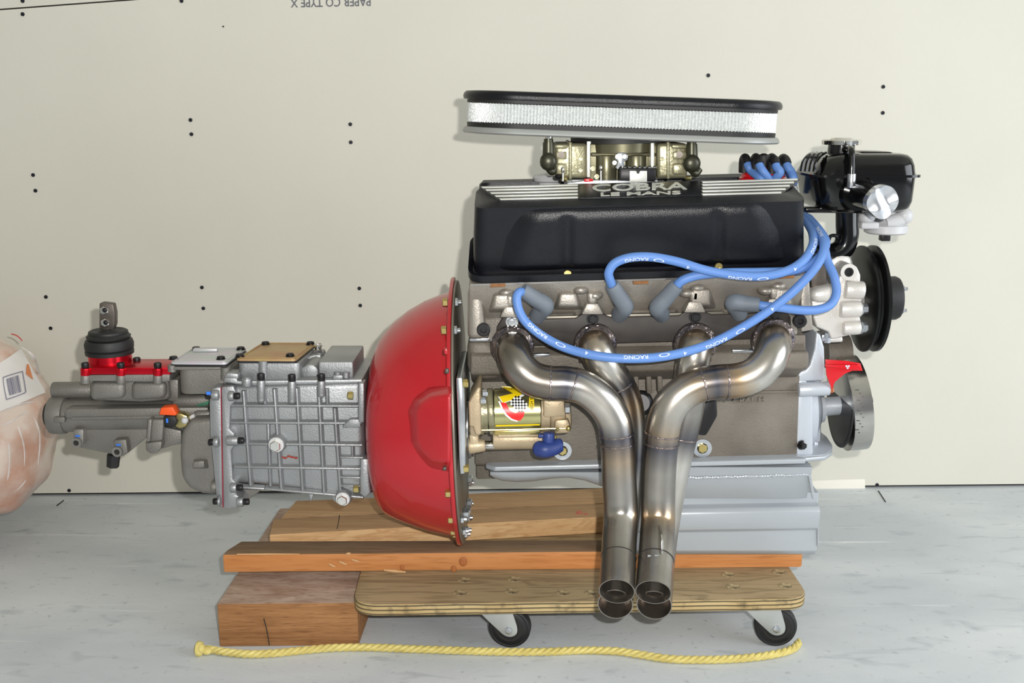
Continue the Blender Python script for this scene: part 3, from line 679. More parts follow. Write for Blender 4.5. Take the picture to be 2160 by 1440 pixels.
for x, y in ((163, 932), (249, 951)):
    m = M(); m.ring(W(x, y, 1.784), -EY, .0048, .0088, .006, 24); o = link('mount_boss', m, m_alu2, gb)
    m = M(); m.cyl(W(x, y, 1.783), W(x, y, 1.781), .005, segs=16); link('thread_hole', m, m_dark, o)
    m = M(); m.box(W(x + 1, y - 13, 1.7835), (.008, .0008, .003)); link('paint_mark', m, m_bluemk, o, 'blue paint mark')
m = M(); m.cyl(W(238, 984, 1.81), W(240, 958, 1.81), .0105, .0115, 6); link('plug', m, m_rub, gb, 'black plastic plug')
m = M(); m.pp([(314, 884), (346, 884), (343, 925), (340, 945), (330, 956), (316, 958), (306, 950), (306, 932), (316, 912)], 1.765, .012, .004, 3)
m.pp([(342, 900), (382, 908), (384, 936), (362, 940), (340, 948)], 1.775, .01, .003)
m.pp([(306, 934), (342, 930), (340, 947), (330, 956), (316, 958), (306, 950)], 1.757, .04, .004); m.pp([(312, 884), (320, 884), (316, 932), (308, 932)], 1.757, .03, .002)
link('hook_bracket', m, m_alu2, gb)
m = M(); m.pp([(398, 884), (462, 880), (462, 1046), (425, 1043), (398, 1033), (381, 1010), (377, 960), (380, 912)], 1.748, .15, .02, 4)
m.pp([(405, 866), (447, 866), (447, 900), (400, 900)], 1.77, .05, .008)
drum = link('lower_cover', m, m_alu2, gb, ang=45)
m = M(); m.loft([[W(x, y, 1.752) for x, y in ((410, 966), (440, 966), (444, 988), (406, 988))], [W(x, y, 1.736) for x, y in ((408, 974), (430, 972), (430, 986), (406, 987))]], bevel=.002); link('cast_lug', m, m_alu2, drum)
m = M(); m.cyl(W(447, 1026, 1.74), W(459, 1026, 1.74), .011, bev=.002); link('cast_boss', m, m_alu2, drum)
# speed sensor
m = M(); m.pp([(369, 871), (383, 872), (395, 877), (398, 888), (392, 901), (378, 905), (368, 900)], 1.75, .02, .004); sen = link('speed_sensor', m, m_gzinc, gb, 'gold hexagonal sender body')
m = M(); m.pp([(335, 875), (339, 860), (364, 858), (372, 872), (370, 877)], 1.745, .022, .002); link('sensor_cap', m, m_orange, sen, 'orange plastic cap')
m = M(); m.pp([(344, 877), (368, 877), (374, 888), (368, 900), (352, 900), (346, 896)], 1.744, .024, .004); con = link('connector', m, m_rub, sen, 'black connector')
m = M(); m.pp([(350, 883), (354, 882), (355, 891), (351, 892)], 1.7435, .002); link('paint_mark', m, m_bluemk, sen, 'blue paint mark')
m = M(); m.pp([(398, 878), (408, 873), (412, 884), (406, 893), (399, 894)], 1.76, .01, .002); m.ball(W(390, 886, 1.75), .006); link('sensor_tip', m, m_plastic, sen)
m = M()
for i in range(5): m.tube([W(412 + i*6, 862 - 2*i, 1.7845), W(415 + i*6, 857 - 2*i, 1.7845), W(419 + i*6, 852 - 2*i, 1.7845)], .0009, 6)
link('pen_mark', m, m_greenmk, tail, 'green paint pen strokes')
# shifter
m = M(); Yp = 1.762; z = W(0, 775.5, Yp).z
a, b2 = W(173, 776, Yp), W(358, 774, Yp)
m.prism([Vector((a.x, Yp, z)), Vector((b2.x, Yp, z)), Vector((b2.x, Yp + .066, z)), Vector((a.x, Yp + .066, z))], (0, 0, -.0115), .0008)
for x in (180, 255, 333): m.cyl(W(x, 791, Yp), W(x, 775.5, Yp), .0078, bev=.0005)
sh = link('shifter_base', m, m_redano, gb, 'red anodised shifter base plate')
for x in (180, 255, 333): bolt(sh, W(x, 775, Yp), (0, 0, 1), .0062, .0085, m_bolt, 'socket')
bolt(sh, W(289, 764, 1.815), (0, 0, 1), .0062, .0085, m_bolt, 'socket')
cx = W(234, 775, YC - .008); px_ = S(740, YC - .008)
def up(m, prof): m.lathe(cx, (0, 0, 1), [((775-y)*px_, r*px_) for y, r in prof], 48)
m = M(); up(m, [(776, 45.5), (748, 44), (738, 43)]); link('shifter_tower', m, m_redano, sh, 'red anodised cylinder')
m = M(); up(m, [(744, 40), (744, 49), (737, 49.5), (735, 47), (732, 49.5), (722, 50), (714, 47), (711, 41), (710, 44), (706, 45), (703, 41.5), (701, 40), (700, 40.5), (696, 39.5), (694, 36), (697, 20), (690, 14), (688, 10)]); link('shifter_boot', m, m_rub, sh, 'black rubber boot')
m = M(); m.pp([(213, 702), (209, 690), (209, 640), (214, 638), (238, 641), (242, 660), (242, 684), (236, 702)], YC - .016, .016, .002)
m.cyl(W(226, 705, YC - .008), W(226, 690, YC - .008), .011); lev = link('shift_lever', m, m_dsteel, sh, 'dark steel lever stub')
for x, y in ((221, 654), (223, 680)):
    bolt(lev, W(x, y, YC - .016), (0, -1, 0), .0072, .006, m_chrome, 'hex', 'nut'); m = M(); m.ball(W(x, y, YC - .023), (.0042, .003, .0042), seg=14); link('stud_end', m, m_bolt, lev)

# ------------------------------------------------------------------ engine
en = empty('engine', (W(1350, 1100, YC).x, YC, ZB), 'big V8 engine with black valve covers, exhaust pipes and blue plug leads on boards', 'engine')
def mir(P): return [Vector((p.x, 2*YC - p.y, p.z)) for p in P]
def sect(m, x0, x1, sec, Yref, bevel=0, seg=2, both=False):
    """sec: (Y, py at x0, py at x1) closed outline, swept from picture column x0 to x1"""
    pm_ = sum(s_[1] for s_ in sec)/len(sec)
    XL, XR = W(x0, pm_, Yref).x, W(x1, pm_, Yref).x
    A = [Vector((XL, Y, W(0, a, Y).z)) for Y, a, b in sec]; B = [Vector((XR, Y, W(0, b, Y).z)) for Y, a, b in sec]
    m.loft([A, B], bevel=bevel, seg=seg)
    if both: m.loft([mir(A), mir(B)], bevel=bevel, seg=seg)
# block
m = M()
zt = lambda py, Y: W(0, py, Y).z
sect(m, 1000, 1686, [(1.722, 800, 788), (1.722, 981, 966), (1.86, 981, 966), (1.86, 800, 788)], 1.722, .004, both=True)
sect(m, 992, 1700, [(1.675, 752, 742), (1.675, 790, 776), (1.722, 806, 795), (1.80, 810, 800), (1.80, 700, 690), (1.72, 700, 690)], 1.68, .004, both=True)
m.pp([(985, 716), (1035, 716), (1060, 745), (1062, 800), (1020, 806), (985, 790)], 1.682, .1, .014, 3)
m.pp([(1650, 742), (1708, 741), (1708, 777), (1690, 782), (1650, 780)], 1.668, .08, .006, 3)
m.pp([(1040, 722), (1700, 706), (1700, 742), (1040, 752)], 1.69, .1, .003)
for x in (1335, 1362, 1385): m.pp([(x, 778), (x + 12, 778), (x + 14, 832), (x + 2, 832)], 1.704, .03, .004)
m.pp([(1300, 772), (1412, 770), (1412, 782), (1300, 784)], 1.700, .03, .003)
m.pp([(1395, 828), (1690, 823), (1690, 829), (1395, 834)], 1.719, .01, .001)
blk2 = link('engine_block', m, m_block, en, 'grey brown cast engine block', ang=40)
V, Fc, _ = text2d('CRAE H', .05, .02)
m = M(); a, b2, c = W(1546, 849, 1.7215), W(1612, 847, 1.7215), W(1546, 838, 1.7215)
add_faces(m, [a + (b2-a)*v.x + (c-a)*v.y - EY*(.0008 + .02*v.z) for v in V], Fc); link('cast_lettering', m, m_block, blk2, 'raised casting letters')
m = M(); m.pp([(1480, 838), (1512, 836), (1514, 878), (1490, 920), (1466, 916)], 1.69, .035, .004); link('mount_boss', m, m_bolt, blk2, 'black angular mounting lug')
m = M(); m.ball(W(1352, 850, 1.712), (.02, .012, .022)); m.cyl(W(1352, 850, 1.72), W(1352, 850, 1.695), .014); link('core_plug', m, m_bolt, blk2, 'black plug behind the pipes')
for x, y in ((1481, 944), (1186, 949)):
    m = M(); m.ring(W(x, y, 1.7215), -EY, .0088, .0155, .004, 28); o = link('washer', m, m_zinc, blk2)
    m = M(); m.cyl(W(x, y, 1.721), W(x, y, 1.7195), .009, segs=20); link('bolt_recess', m, m_dark, o)
    bolt(o, W(x, y, 1.7195), -EY, .0082, .0065, m_gzinc, 'hex', 'cross_bolt')
m = M()
for i in range(40):
    m.ball(W(1440 + i*6.2, 979.3 - i*.21, 1.716), (.0030, .0015, .0014), seg=6)
for i in range(26): m.ball(W(1066 + i*6.2, 982.5 - i*.06, 1.716), (.0030, .0015, .0014), seg=6)
g = link('pan_gasket', m, m_bolt, en, 'dark pan gasket edge'); g['kind'] = 'stuff'

# heads
def head(flip):
    m = M(); f = mir if flip else (lambda P: P)
    def sec2(x0, x1, sec, Yr, bev):
        XL, XR = W(x0, 660, Yr).x, W(x1, 645, Yr).x
        m.loft([f([Vector((XL, Y, zt(a, Y))) for Y, a, b in sec]), f([Vector((XR, Y, zt(b, Y))) for Y, a, b in sec])], bevel=bev)
    sec2(990, 1694, [(1.640, 600, 578), (1.655, 640, 620), (1.672, 672, 655), (1.672, 722, 706), (1.78, 722, 706), (1.78, 590, 570), (1.70, 560, 540)], 1.65, .003)
    return m
m = head(False)
for x, y, wd, hg in ((1058, 632, 30, 22), (1198, 628, 34, 20), (1478, 622, 34, 24), (1650, 622, 30, 24)):      # cast bosses above the ports
    m.loft([[W(x + sx*wd, y + sy*hg + 6, 1.668) for sx, sy in ((-1, 1), (1, 1), (.8, -1), (-.8, -1))], [W(x + sx*wd*.62, y + sy*hg*.7 + 4, 1.640) for sx, sy in ((-1, 1), (1, 1), (.8, -1), (-.8, -1))]], bevel=.004, seg=3)
for x, y in ((1078, 650), (1250, 644), (1466, 640), (1636, 634)):
    m.pp([(x - 24, y + 20), (x - 13, y - 4), (x + 13, y - 4), (x + 24, y + 20)], 1.638, .04, .003)
    m.pp([(x - 10, y - 2), (x - 12, y - 28), (x + 12, y - 28), (x + 10, y - 2)], 1.640, .03, .005, 3)
for x, y in ((1068, 615), (1090, 622), (1225, 610), (1255, 622), (1447, 617), (1470, 606), (1613, 612), (1640, 602)):
    m.ball(W(x, y, 1.652), (.013, .014, .008), seg=16)
for x0, x1, y in ((1150, 1215, 668), (1300, 1430, 662), (1520, 1560, 660)):
    m.loft([[W(x0, y, 1.668), W(x1, y - 2, 1.668), W(x1, y - 12, 1.668), W(x0, y - 10, 1.668)], [W(x0 + 8, y - 2, 1.643), W(x1 - 8, y - 4, 1.643), W(x1 - 8, y - 8, 1.650), W(x0 + 8, y - 7, 1.650)]], bevel=.003)
m.pp([(1690, 585), (1708, 590), (1712, 655), (1716, 696), (1690, 701)], 1.66, .09, .003)
m.pp([(986, 606), (1020, 600), (1024, 690), (1036, 716), (986, 718)], 1.652, .1, .01, 3)
hd = link('cylinder_head', m, m_head, en, 'warm grey aluminium cylinder head', ang=40)
link('cylinder_head', head(True), m_head, en)
for x, y in ((1020, 694), (1686, 676)):
    m = M(); m.lathe(W(x, y, 1.654), -EY, [(0, .0105), (.006, .0105), (.007, .009), (.007, .005), (.002, .0045)], 20); link('plug', m, m_bolt, hd, 'black threaded plug')
for x0, y0, x1, y1 in ((990, 717, 1033, 716), (1126, 750, 1160, 749), (1545, 741, 1600, 740)):
    m = M(); m.pp([(x0, y0 - 3), (x1, y1 - 3), (x1, y1 + 3), (x0, y0 + 3)], 1.668, .02, .001); link('gasket_tab', m, m_zinc, en)

# valve covers
def vcover(flip):
    f = mir if flip else (lambda P: P)
    def R4(nl, nr, Yf, dz, r, fx=(0, 0)):
        return [nl, nr, Vector((nr.x + fx[1], Yf, nr.z + dz)), Vector((nl.x + fx[0], Yf, nl.z + dz))], r
    rings = [R4(W(986, 598, 1.636), W(1706, 577, 1.636), 1.765, .05, .03), R4(W(986, 584, 1.634), W(1706, 563, 1.634), 1.765, .05, .03),
             R4(W(998, 582, 1.664), W(1701, 561, 1.664), 1.757, .05, .022), R4(W(998, 500, 1.652), W(1701, 484, 1.652), 1.755, .035, .022),
             R4(W(1000, 440, 1.638), W(1702, 424, 1.638), 1.750, .022, .022)]
    nl, fl2_, nr, fr2 = W(1050, 423, 1.662), W(1011, 394, 1.735), W(1650, 409, 1.662), W(1690, 377, 1.735)
    rings.append(([nl, nr, fr2, fl2_], .006))
    m = M(); m.loft([f(round_poly(P, r, 6)) for P, r in rings], bevel=0)
    return m, (nl, nr, fr2, fl2_)
m, TP = vcover(False)
vc = link('valve_cover', m, m_black, en, 'black crackle-finish valve cover with silver lettering', ang=28)
m2, _ = vcover(True); vcf = link('valve_cover', m2, m_black, en, 'black valve cover of the far bank', ang=28)
m = M(); NU, NV = 150, 34; V = []
def sm(t): t = max(0.0, min(1.0, t)); return t*t*(3 - 2*t)
for jv in range(NV + 1):
    v = jv/NV
    xl, yl = lerp(1006, 1070, v), lerp(581, 440, v); xr, yr = lerp(1700, 1646, v), lerp(560, 422, v)
    for iu in range(NU + 1):
        u = iu/NU; x, y = lerp(xl, xr, u), lerp(yl, yr, u)
        ed = min(u*14, (1-u)*14, 1); h_ = sm(u*7)*sm((1-u)*7)*sm(v*8)*math.sqrt(max(0, 1 - max(0, (v - .74)/.26)**2))
        for gx, gw in ((1196, 13), (1515, 13)): h_ *= 1 - .3*math.exp(-((x - gx)/gw)**2)*sm((.97-v)*4)
        V.append(W(x, y, lerp(1.666, 1.640, v)) + EY*(.004 - .0145*h_))
add_faces(m, V, [(jv*(NU+1)+iu, jv*(NU+1)+iu+1, (jv+1)*(NU+1)+iu+1, (jv+1)*(NU+1)+iu) for jv in range(NV) for iu in range(NU)])
link('side_panel', m, m_black, vc, ang=80)
bolt(vc, W(1197, 577, 1.655), -EY, .0062, .005, m_gzinc, 'socket', 'cover_bolt')
bolt(vc, W(1515, 562, 1.655), -EY, .0062, .005, m_gzinc, 'socket', 'cover_bolt')
nl, nr, fr2, fl2_ = TP
TN = (nr - nl).cross(fl2_ - nl).normalized(); TN = TN if TN.z > 0 else -TN
def tp(px, v, h=0.0):                                # point on the slanted top: picture column, 0 near .. 1 far edge
    a = nl + (fl2_ - nl)*v; b2 = nr + (fr2 - nr)*v
    # column -> fraction along the edge
    lo, hi = 0.0, 1.0
    for _ in range(30):
        md = (lo + hi)/2; p = a + (b2-a)*md; d = (p - CAM); dep = d.y*CT - d.z*ST
        if 1080 + F*d.x/dep < px: lo = md
        else: hi = md
    return a + (b2-a)*lo + TN*h
VF = (.08, .30, .52, .74, .94)
for v in VF:
    for x0, x1 in ((1056 - 44*v, 1219), (1479, 1645 + 40*v)):
        q = [tp(x0 + 3, v - .042), tp(x1, v - .042), tp(x1, v + .042), tp(x0, v + .042)]
        m = M(); m.prism([p - TN*.0005 for p in q], TN*.0018, .0004); link('fin', m, m_fin, vc, 'bare metal fin')
m = M(); q = [tp(1222, 0.0), tp(1478, 0.0), tp(1476, 1.0), tp(1224, 1.0)]; m.prism([p - TN*.001 for p in q], TN*.0022, .001); npl = link('name_panel', m, m_black, vc)
def top_text(s, x0, x1, v0, v1, name, bold):
    V, Fc, _ = text2d(s, .01, bold); m = M()
    add_faces(m, [tp(x0 + (x1 - x0)*v.x, v0 + (v1 - v0)*v.y, .0018 + .03*v.z) for v in V], Fc); return link(name, m, m_fin, npl, 'raised silver lettering')
top_text('COBRA', 1249, 1449, .40, .90, 'lettering', .02)
top_text('LE MANS', 1267, 1436, .08, .30, 'lettering', .02)
m = M(); sect(m, 992, 1700, [(1.634, 599, 578), (1.634, 603, 581), (1.70, 603, 581), (1.70, 599, 578)], 1.63); gk = link('cover_gasket', m, m_steel, en, 'thin gasket line under the valve cover')
for x0, x1, y in ((1034, 1066, 602), (1336, 1368, 596), (1640, 1676, 584)):
    m = M(); m.pp([(x0, y - 3), (x1, y - 4), (x1, y + 3), (x0, y + 4)], 1.632, .02, .0008); link('gasket_tab', m, m_cork, gk, 'cork gasket tab')
# breather disc on the far cover
bc_ = W(1160, 384, 1.90); m = M(); m.lathe(bc_, (0, 0, 1), [(-.01, .020), (0, .022), (.002, .028), (.008, .030), (.012, .027), (.015, .012), (.016, 0)], 36); link('breather_cap', m, m_plastic, en, 'pale breather cap')

# oil pan
m = M(); A = [(1030, 984), (1100, 984), (1400, 978), (1690, 968), (1745, 965)]
P = [W(x, y, 1.70) for x, y in A]
rail = [W(1030, 985, 1.70), W(1700, 968, 1.70)]
XR, XL = W(1742, 968, YC).x, W(1024, 985, 1.70).x
pts = [Vector((XL, 1.715, rail[0].z)), Vector((XL + .015, 1.70, rail[0].z + .0008)), rail[1]]
for i in range(9):
    a = -PI/2 + PI*i/8; pts.append(Vector((lerp(rail[1].x, XR, math.cos(a)**.7 if math.cos(a) > 0 else 0), YC + .115*math.sin(a), rail[1].z + .001)))
pts += [Vector((rail[1].x, 1.94, rail[1].z)), Vector((XL, 1.94, rail[0].z))]
m.prism(pts, (0, 0, -.0085), .0025, 2, 40)
# shallow rear part with its wavy underside
xs_ = [(1034, 1002), (1042, 1010), (1060, 1017), (1090, 1020), (1125, 1018), (1165, 1011), (1200, 1009), (1235, 1016), (1275, 1032), (1300, 1044)]
rr = []
for x, y in xs_:
    Z1, Z0, X = zt(994, 1.71), zt(y, 1.73), W(x, 1005, 1.71).x
    rr.append([Vector((X, 1.706, Z1)), Vector((X, 1.708, lerp(Z1, Z0, .3))), Vector((X, 1.714, lerp(Z1, Z0, .6))), Vector((X, 1.726, lerp(Z1, Z0, .85))), Vector((X, 1.75, Z0)), Vector((X, 1.90, Z0)), Vector((X, 1.93, Z1))])
m.loft(rr)
pan = link('oil_pan', m, m_pan, en, 'silver painted oil pan', ang=45)
m = M(); X0, X1 = W(1300, 1050, 1.755).x, W(1712, 1020, 1.73).x
zb = ZB + .0008; X2 = W(1726, 1110, 1.757).x
m.loft([[Vector((X, Y, z)) for Y, z in ((1.728, zt(985, 1.728)), (1.752, zt(1051, 1.752)), (1.925, zt(1051, 1.752)), (1.925, zt(985, 1.728)))] for X in (X0, X1)], bevel=.002)
zy = lambda py: zt(py, 1.757)
sec = [(1.764, zy(1048)), (1.766, zy(1070)), (1.757, zy(1074)), (1.751, zy(1082)), (1.750, zy(1092)), (1.753, zy(1119)), (1.758, zy(1124)), (1.757, zb + .010), (1.766, zb), (1.925, zb), (1.925, zy(1048))]
tl = [Vector((X0, Y, z)) for Y, z in sec]; tr = [Vector((X2, Y, z + (.006 if z > zb + .01 else 0))) for Y, z in sec]
m.loft([tl, tr], bevel=.002)
sump = link('sump', m, m_pan, pan, ang=30)
m = M(); random.seed(3)
for i in range(46):
    t = i/45; m.ball(W(lerp(1440, 1703, t), lerp(1008, 1001, t) + random.uniform(-1, 1), 1.7335), (.0036, .002, random.uniform(.0018, .0030)), seg=8)
for i in range(14): m.ball(W(1708 + i*.6, 1004 + i*3.4, 1.733 + i*.0012), (.0028, .002, .003), seg=8)
for i in range(16): m.ball(W(1725, 1080 + i*4.6, 1.757), (.0016, .002, .0026), seg=8)
wl = link('weld_bead', m, m_pan, pan, 'lumpy weld bead'); wl['kind'] = 'stuff'
m = M(); m.cyl(W(1702, 1000, 1.75), W(1702, 978, 1.75), .0055); link('dipstick_tube', m, m_head, pan)

# timing cover
m = M(); Yt1 = 1.722
m.pp([(1683, 785), (1700, 780), (1708, 770), (1718, 735), (1722, 700), (1731, 706), (1739, 733), (1741, 798), (1735, 804), (1683, 806)], Yt1, .18, .005, 3)
m.pp([(1681, 800), (1700, 798), (1716, 838), (1716, 958), (1680, 966)], Yt1, .18, .004)
m.cyl(W(1683, 822, Yt1 - .004), W(1749, 819, Yt1 - .004), .0115, bev=.002)
m.lathe(W(1680, 862, YC), EX, [(0, .07), (.02, .068), (.028, .05), (.036, .034)], 40)
m.pp([(1690, 740), (1735, 738), (1735, 960), (1690, 962)], YC - .03, .1, .01)
z_ = zt(961, 1.73)
pf = [Vector((W(1681, 960, 1.71).x, 1.712, z_)), Vector((W(1700, 960, 1.71).x, 1.708, z_))]
for i in range(9):
    a = -PI/2 + PI*i/8; pf.append(Vector((lerp(pf[1].x, XR - .001, max(math.cos(a), 0)**.7), YC + .11*math.sin(a), z_)))
pf.append(Vector((pf[0].x, 1.93, z_)))
m.prism(pf, (0, 0, .006), .0015, 2, 40)
m.pp([(1718, 932), (1726, 932), (1727, 952), (1718, 952)], 1.77, .03, .002)
tc_ = link('timing_cover', m, m_cover, en, 'pale silver painted timing cover')
bolt(tc_, W(1690, 938, 1.722), Vector((.35, -.94, 0)), .0058, .008, m_bolt, 'hex', 'bolt', 1.4)
bolt(tc_, W(1749, 820, Yt1 - .004), EX, .0082, .006, pm('copper_plate', rgb(205, 120, 80), None, metal=.8, rough=.3), 'hex')
# crank hub and damper
def xdisc(name, x0, y0, x1, y1, prof, mat, parent, label=None, segs=72, ang=30, Y=YC):
    """lathe on the axis from (x0,y0) to (x1,y1); prof: (fraction of that length, radius in picture px)"""
    a, b2 = W(x0, y0, Y), W(x1, y1, Y); L_ = (b2-a).length; k = S((y0+y1)/2, Y)
    m = M(); m.lathe(a, b2-a, [(t*L_, r*k) for t, r in prof], segs); return link(name, m, mat, parent, label, ang=ang)
xdisc('crank_hub', 1718, 859, 1800, 853, [(0, 34), (.2, 32), (.21, 19.5), (1, 19.5)], m_cover, en, 'grey crank snout sleeve')
dm = xdisc('harmonic_damper', 1772, 851, 1812, 846, [(0, 96), (.02, 100), (.45, 101), (.98, 101), (1, 98), (1, 88), (.85, 84), (.85, 30), (1, 28), (1, 6)], m_steel, en, 'steel vibration damper', 96)
xdisc('damper_face', 1770.5, 851, 1773, 851, [(0, 60), (0, 92), (1, 93), (1, 18)], m_rub, dm, 'dark inner face', 96)
xdisc('damper_recess', 1770, 851, 1772, 851, [(0, 64), (0, 84), (1, 84), (1, 64)], m_bolt, dm)
m = M()
for i in range(14):
    a = math.radians(60 + i*4); c = W(1794, 848.5, YC); k = 101.2*S(848, YC)
    p = c + EZ*math.cos(a)*k - EY*math.sin(a)*k; m.box(p - EX*(.012 - .004*(i % 3)), (.003 if i % 3 else .006, .0008, .0008))
link('timing_mark', m, m_dsteel, dm, 'engraved timing marks')['kind'] = 'stuff'
m = M(); a, b2 = W(1808, 847, YC), W(1839, 844, YC); m.hexp(a, b2-a, .0092, (b2-a).length); link('crank_bolt', m, m_bolt, dm, 'black crank bolt')
# red pointer
m = M(); m.pp([(1741, 758), (1786, 761), (1815, 766), (1820, 782), (1798, 782), (1783, 788), (1770, 798), (1761, 806), (1755, 822), (1749, 806), (1743, 790)], 1.705, .0022, .0006)
m.pp([(1741, 770), (1810, 769), (1820, 781), (1741, 773)], 1.699, .008, .0004)
pt = link('timing_pointer', m, m_redcap, en, 'red timing pointer bracket')
m = M(); 
for dx, dy in ((-2.5, 0), (2.5, 0), (0, 4)): m.cyl(W(1788 + dx, 772 + dy, 1.6985), W(1788 + dx, 772 + dy, 1.6975), .0016, segs=10)
link('punch_marks', m, m_white, pt)

# water pump and pulley
m = M()
m.pp([(1712, 612), (1768, 594), (1776, 566), (1790, 556), (1808, 562), (1816, 580), (1815, 608), (1822, 612), (1824, 625), (1814, 640), (1813, 660), (1818, 684), (1812, 700), (1790, 708), (1754, 716), (1748, 700), (1722, 690), (1712, 660)], 1.735, .14, .01, 3)
m.pp([(1738, 552), (1770, 530), (1798, 540), (1806, 566), (1796, 600), (1740, 606)], 1.78, .1, .012, 3)
for x0, y0, x1, y1, r in ((1770, 652, 1816, 651, .0135), (1776, 692, 1815, 690, .0115), (1780, 610, 1822, 612, .0145)):
    m.cyl(W(x0, y0, 1.735), W(x1, y1, 1.735), r, bev=.003)
m.pp([(1712, 610), (1770, 600), (1772, 640), (1712, 640)], 1.72, .06, .012, 3)
m.pp([(1740, 712), (1778, 708), (1780, 722), (1744, 724)], 1.75, .06, .004)
axcyl(m, 1800, 634, 1826, 633, 36, r1=26)
wp = link('water_pump', m, m_pump, en, 'bright cast aluminium water pump', ang=45)
m = M(); m.ring(W(1789, 573, 1.7345), -EY, .0075, .0135, .005, 28); o = link('pump_boss', m, m_pump, wp)
bolt(o, W(1789, 573, 1.734), -EY, .0078, .004, m_bolt, 'socket')
for x, y, dx in ((1816, 651, 1), (1815, 690, 1)): bolt(wp, W(x, y, 1.735), EX, .0085, .009, m_zinc, 'hex', 'bolt', 1.3)
m = M(); m.cyl(W(1744, 722, 1.745), W(1746, 702, 1.745), .006, segs=6); m.box(W(1738, 712, 1.745), (.01, .01, .012), bevel=.002); link('drain_tap', m, m_zinc, wp)
m = M(); axcyl(m, 1740, 742, 1790, 740, 34, Y=YC + .03); link('pump_body', m, m_block, en)
pu = xdisc('pump_pulley', 1814, 630, 1846, 629, [(0, 30), (.0, 80), (.02, 107), (.08, 112), (.22, 112), (.3, 109), (.42, 99), (.56, 99), (.68, 109), (.76, 112), (.95, 112), (1, 107), (1, 90), (.6, 70), (.6, 30)], m_pul, en, 'black pump pulley', 96)
hub = xdisc('pulley_hub', 1844, 629, 1895, 628, [(0, 46), (.85, 46), (.97, 43), (1, 38), (1, 14)], m_rub, pu, 'black hub cap', 56)
for k in range(4):
    a = PI/4 + k*PI/2; c = W(1893, 628, YC); bolt(hub, c + EZ*math.cos(a)*.026 - EY*math.sin(a)*.026, EX, .0055, .008, m_zinc, 'stud')
bolt(hub, W(1893, 628, YC), EX, .009, .006, m_zinc)

# intake manifold (mostly hidden) and carburettor
m = M(); sect(m, 1040, 1670, [(1.76, 430, 420), (1.76, 400, 390), (1.79, 392, 384), (1.85, 392, 384), (1.88, 400, 390), (1.88, 430, 420), (1.9, 520, 510), (1.74, 520, 510)], 1.8, .006)
m.pp([(1195, 402), (1390, 402), (1388, 378), (1198, 378)], 1.765, .12, .003); link('intake_manifold', m, m_alu, en)
Yc0 = 1.762
m = M(); m.pp([(1240, 388), (1240, 300), (1250, 292), (1376, 292), (1388, 300), (1388, 388)], Yc0 + .022, .09, .006, 3)
for x in (1279, 1341): m.cyl(W(x, 384, Yc0 + .022), W(x, 326, Yc0 + .022), .017, bev=.003)
m.cyl(W(1312, 320, YC), W(1312, 286, YC), .058, .060, 48)
m.pp([(1246, 330), (1384, 330), (1384, 322), (1246, 322)], Yc0 + .012, .05, .003)
carb = link('carburetor', m, m_carbb, en, 'olive-gold four-barrel carburettor')
def bowl(x0, x1, sgn):
    m = M(); m.pp([(x0, 302), (x1, 302), (x1, 376), (x0, 376)], Yc0, .11, .006, 3)
    xm = lerp(x0, x1, .48) if sgn < 0 else lerp(x0, x1, .38)
    m.pp([(xm - 4, 299), (xm + 3, 299), (xm + 3, 378), (xm - 4, 378)], Yc0 - .004, .11, .002)
    xa, xb = (x0, xm - 6) if sgn < 0 else (xm + 6, x1)
    m.pp([(xa + 3, 320), (xb - 2, 320), (xb - 2, 336), (xa + 3, 336)], Yc0 - .004, .01, .002)
    m.pp([(xa + 3, 345), (xb - 2, 345), (xb - 2, 368), (xa + 3, 368)], Yc0 - .005, .01, .003)
    m.pp([(xa, 304), (xb, 304), (xb, 314), (xa, 314)], Yc0 - .004, .012, .003)
    o = link('float_bowl', m, m_carb, carb, 'dull gold float bowl')
    m = M(); m.cyl(W((xa+xb)/2, 326, Yc0 - .003), W((xa+xb)/2, 326, Yc0 - .006), .0052, segs=20); link('sight_plug', m, m_dsteel, o)
    xc, xd = (xm + 5, x1) if sgn < 0 else (x0, xm - 5)
    for y in (335, 359): bolt(o, W((xc+xd)/2, y, Yc0), -EY, .0036, .002, m_carb, 'socket', 'screw')
    return o
bowl(1170, 1240, -1); bowl(1386, 1450, 1)
def fitting(x, yo):
    m = M(); Yf = Yc0 - .002
    m.cyl(W(x, 352 + yo, Yf), W(x, 300 + yo, Yf), .0105, .009); m.cyl(W(x, 302 + yo, Yf), W(x, 293 + yo, Yf), .0075)
    m.cyl(W(x, 342 + yo, Yf), W(x, 340 + yo, Yf - .018), .014, bev=.004); m.ball(W(x, 341 + yo, Yf - .018), (.0125, .006, .0125))
    m.tube([W(x, 355 + yo, Yf - .002), W(x + 8, 362 + yo, Yf), W(x + 16, 352 + yo, Yf + .004)], .006, 12)
    o = link('fuel_fitting', m, m_carbd, carb, 'dark fuel inlet fitting'); 
    m = M(); m.cyl(W(x, 294 + yo, Yf), W(x, 283 + yo, Yf), .0065, bev=.002); link('fitting_nut', m, m_chrome, o)
fitting(1157, 0); fitting(1459, 4)
for x0, x1 in ((1238, 1245), (1373, 1380)):
    m = M(); m.pp([(x0, 298), (x1 + (8 if x0 < 1300 else 0), 298), (x1 + (8 if x0 < 1300 else 0), 303), (x1, 304), (x1, 374), (x0, 374)], Yc0 - .004, .02, .0006); link('metering_gasket', m, m_fin, carb, 'bright plate edge')
m = M(); m.pp([(1297, 330), (1303, 322), (1318, 321), (1325, 328), (1323, 338), (1316, 341), (1322, 358), (1314, 360), (1310, 350), (1304, 358), (1298, 354), (1304, 340), (1298, 337)], Yc0 - .004, .004, .001); lk = link('throttle_linkage', m, m_zinc, carb, 'bright throttle lever')
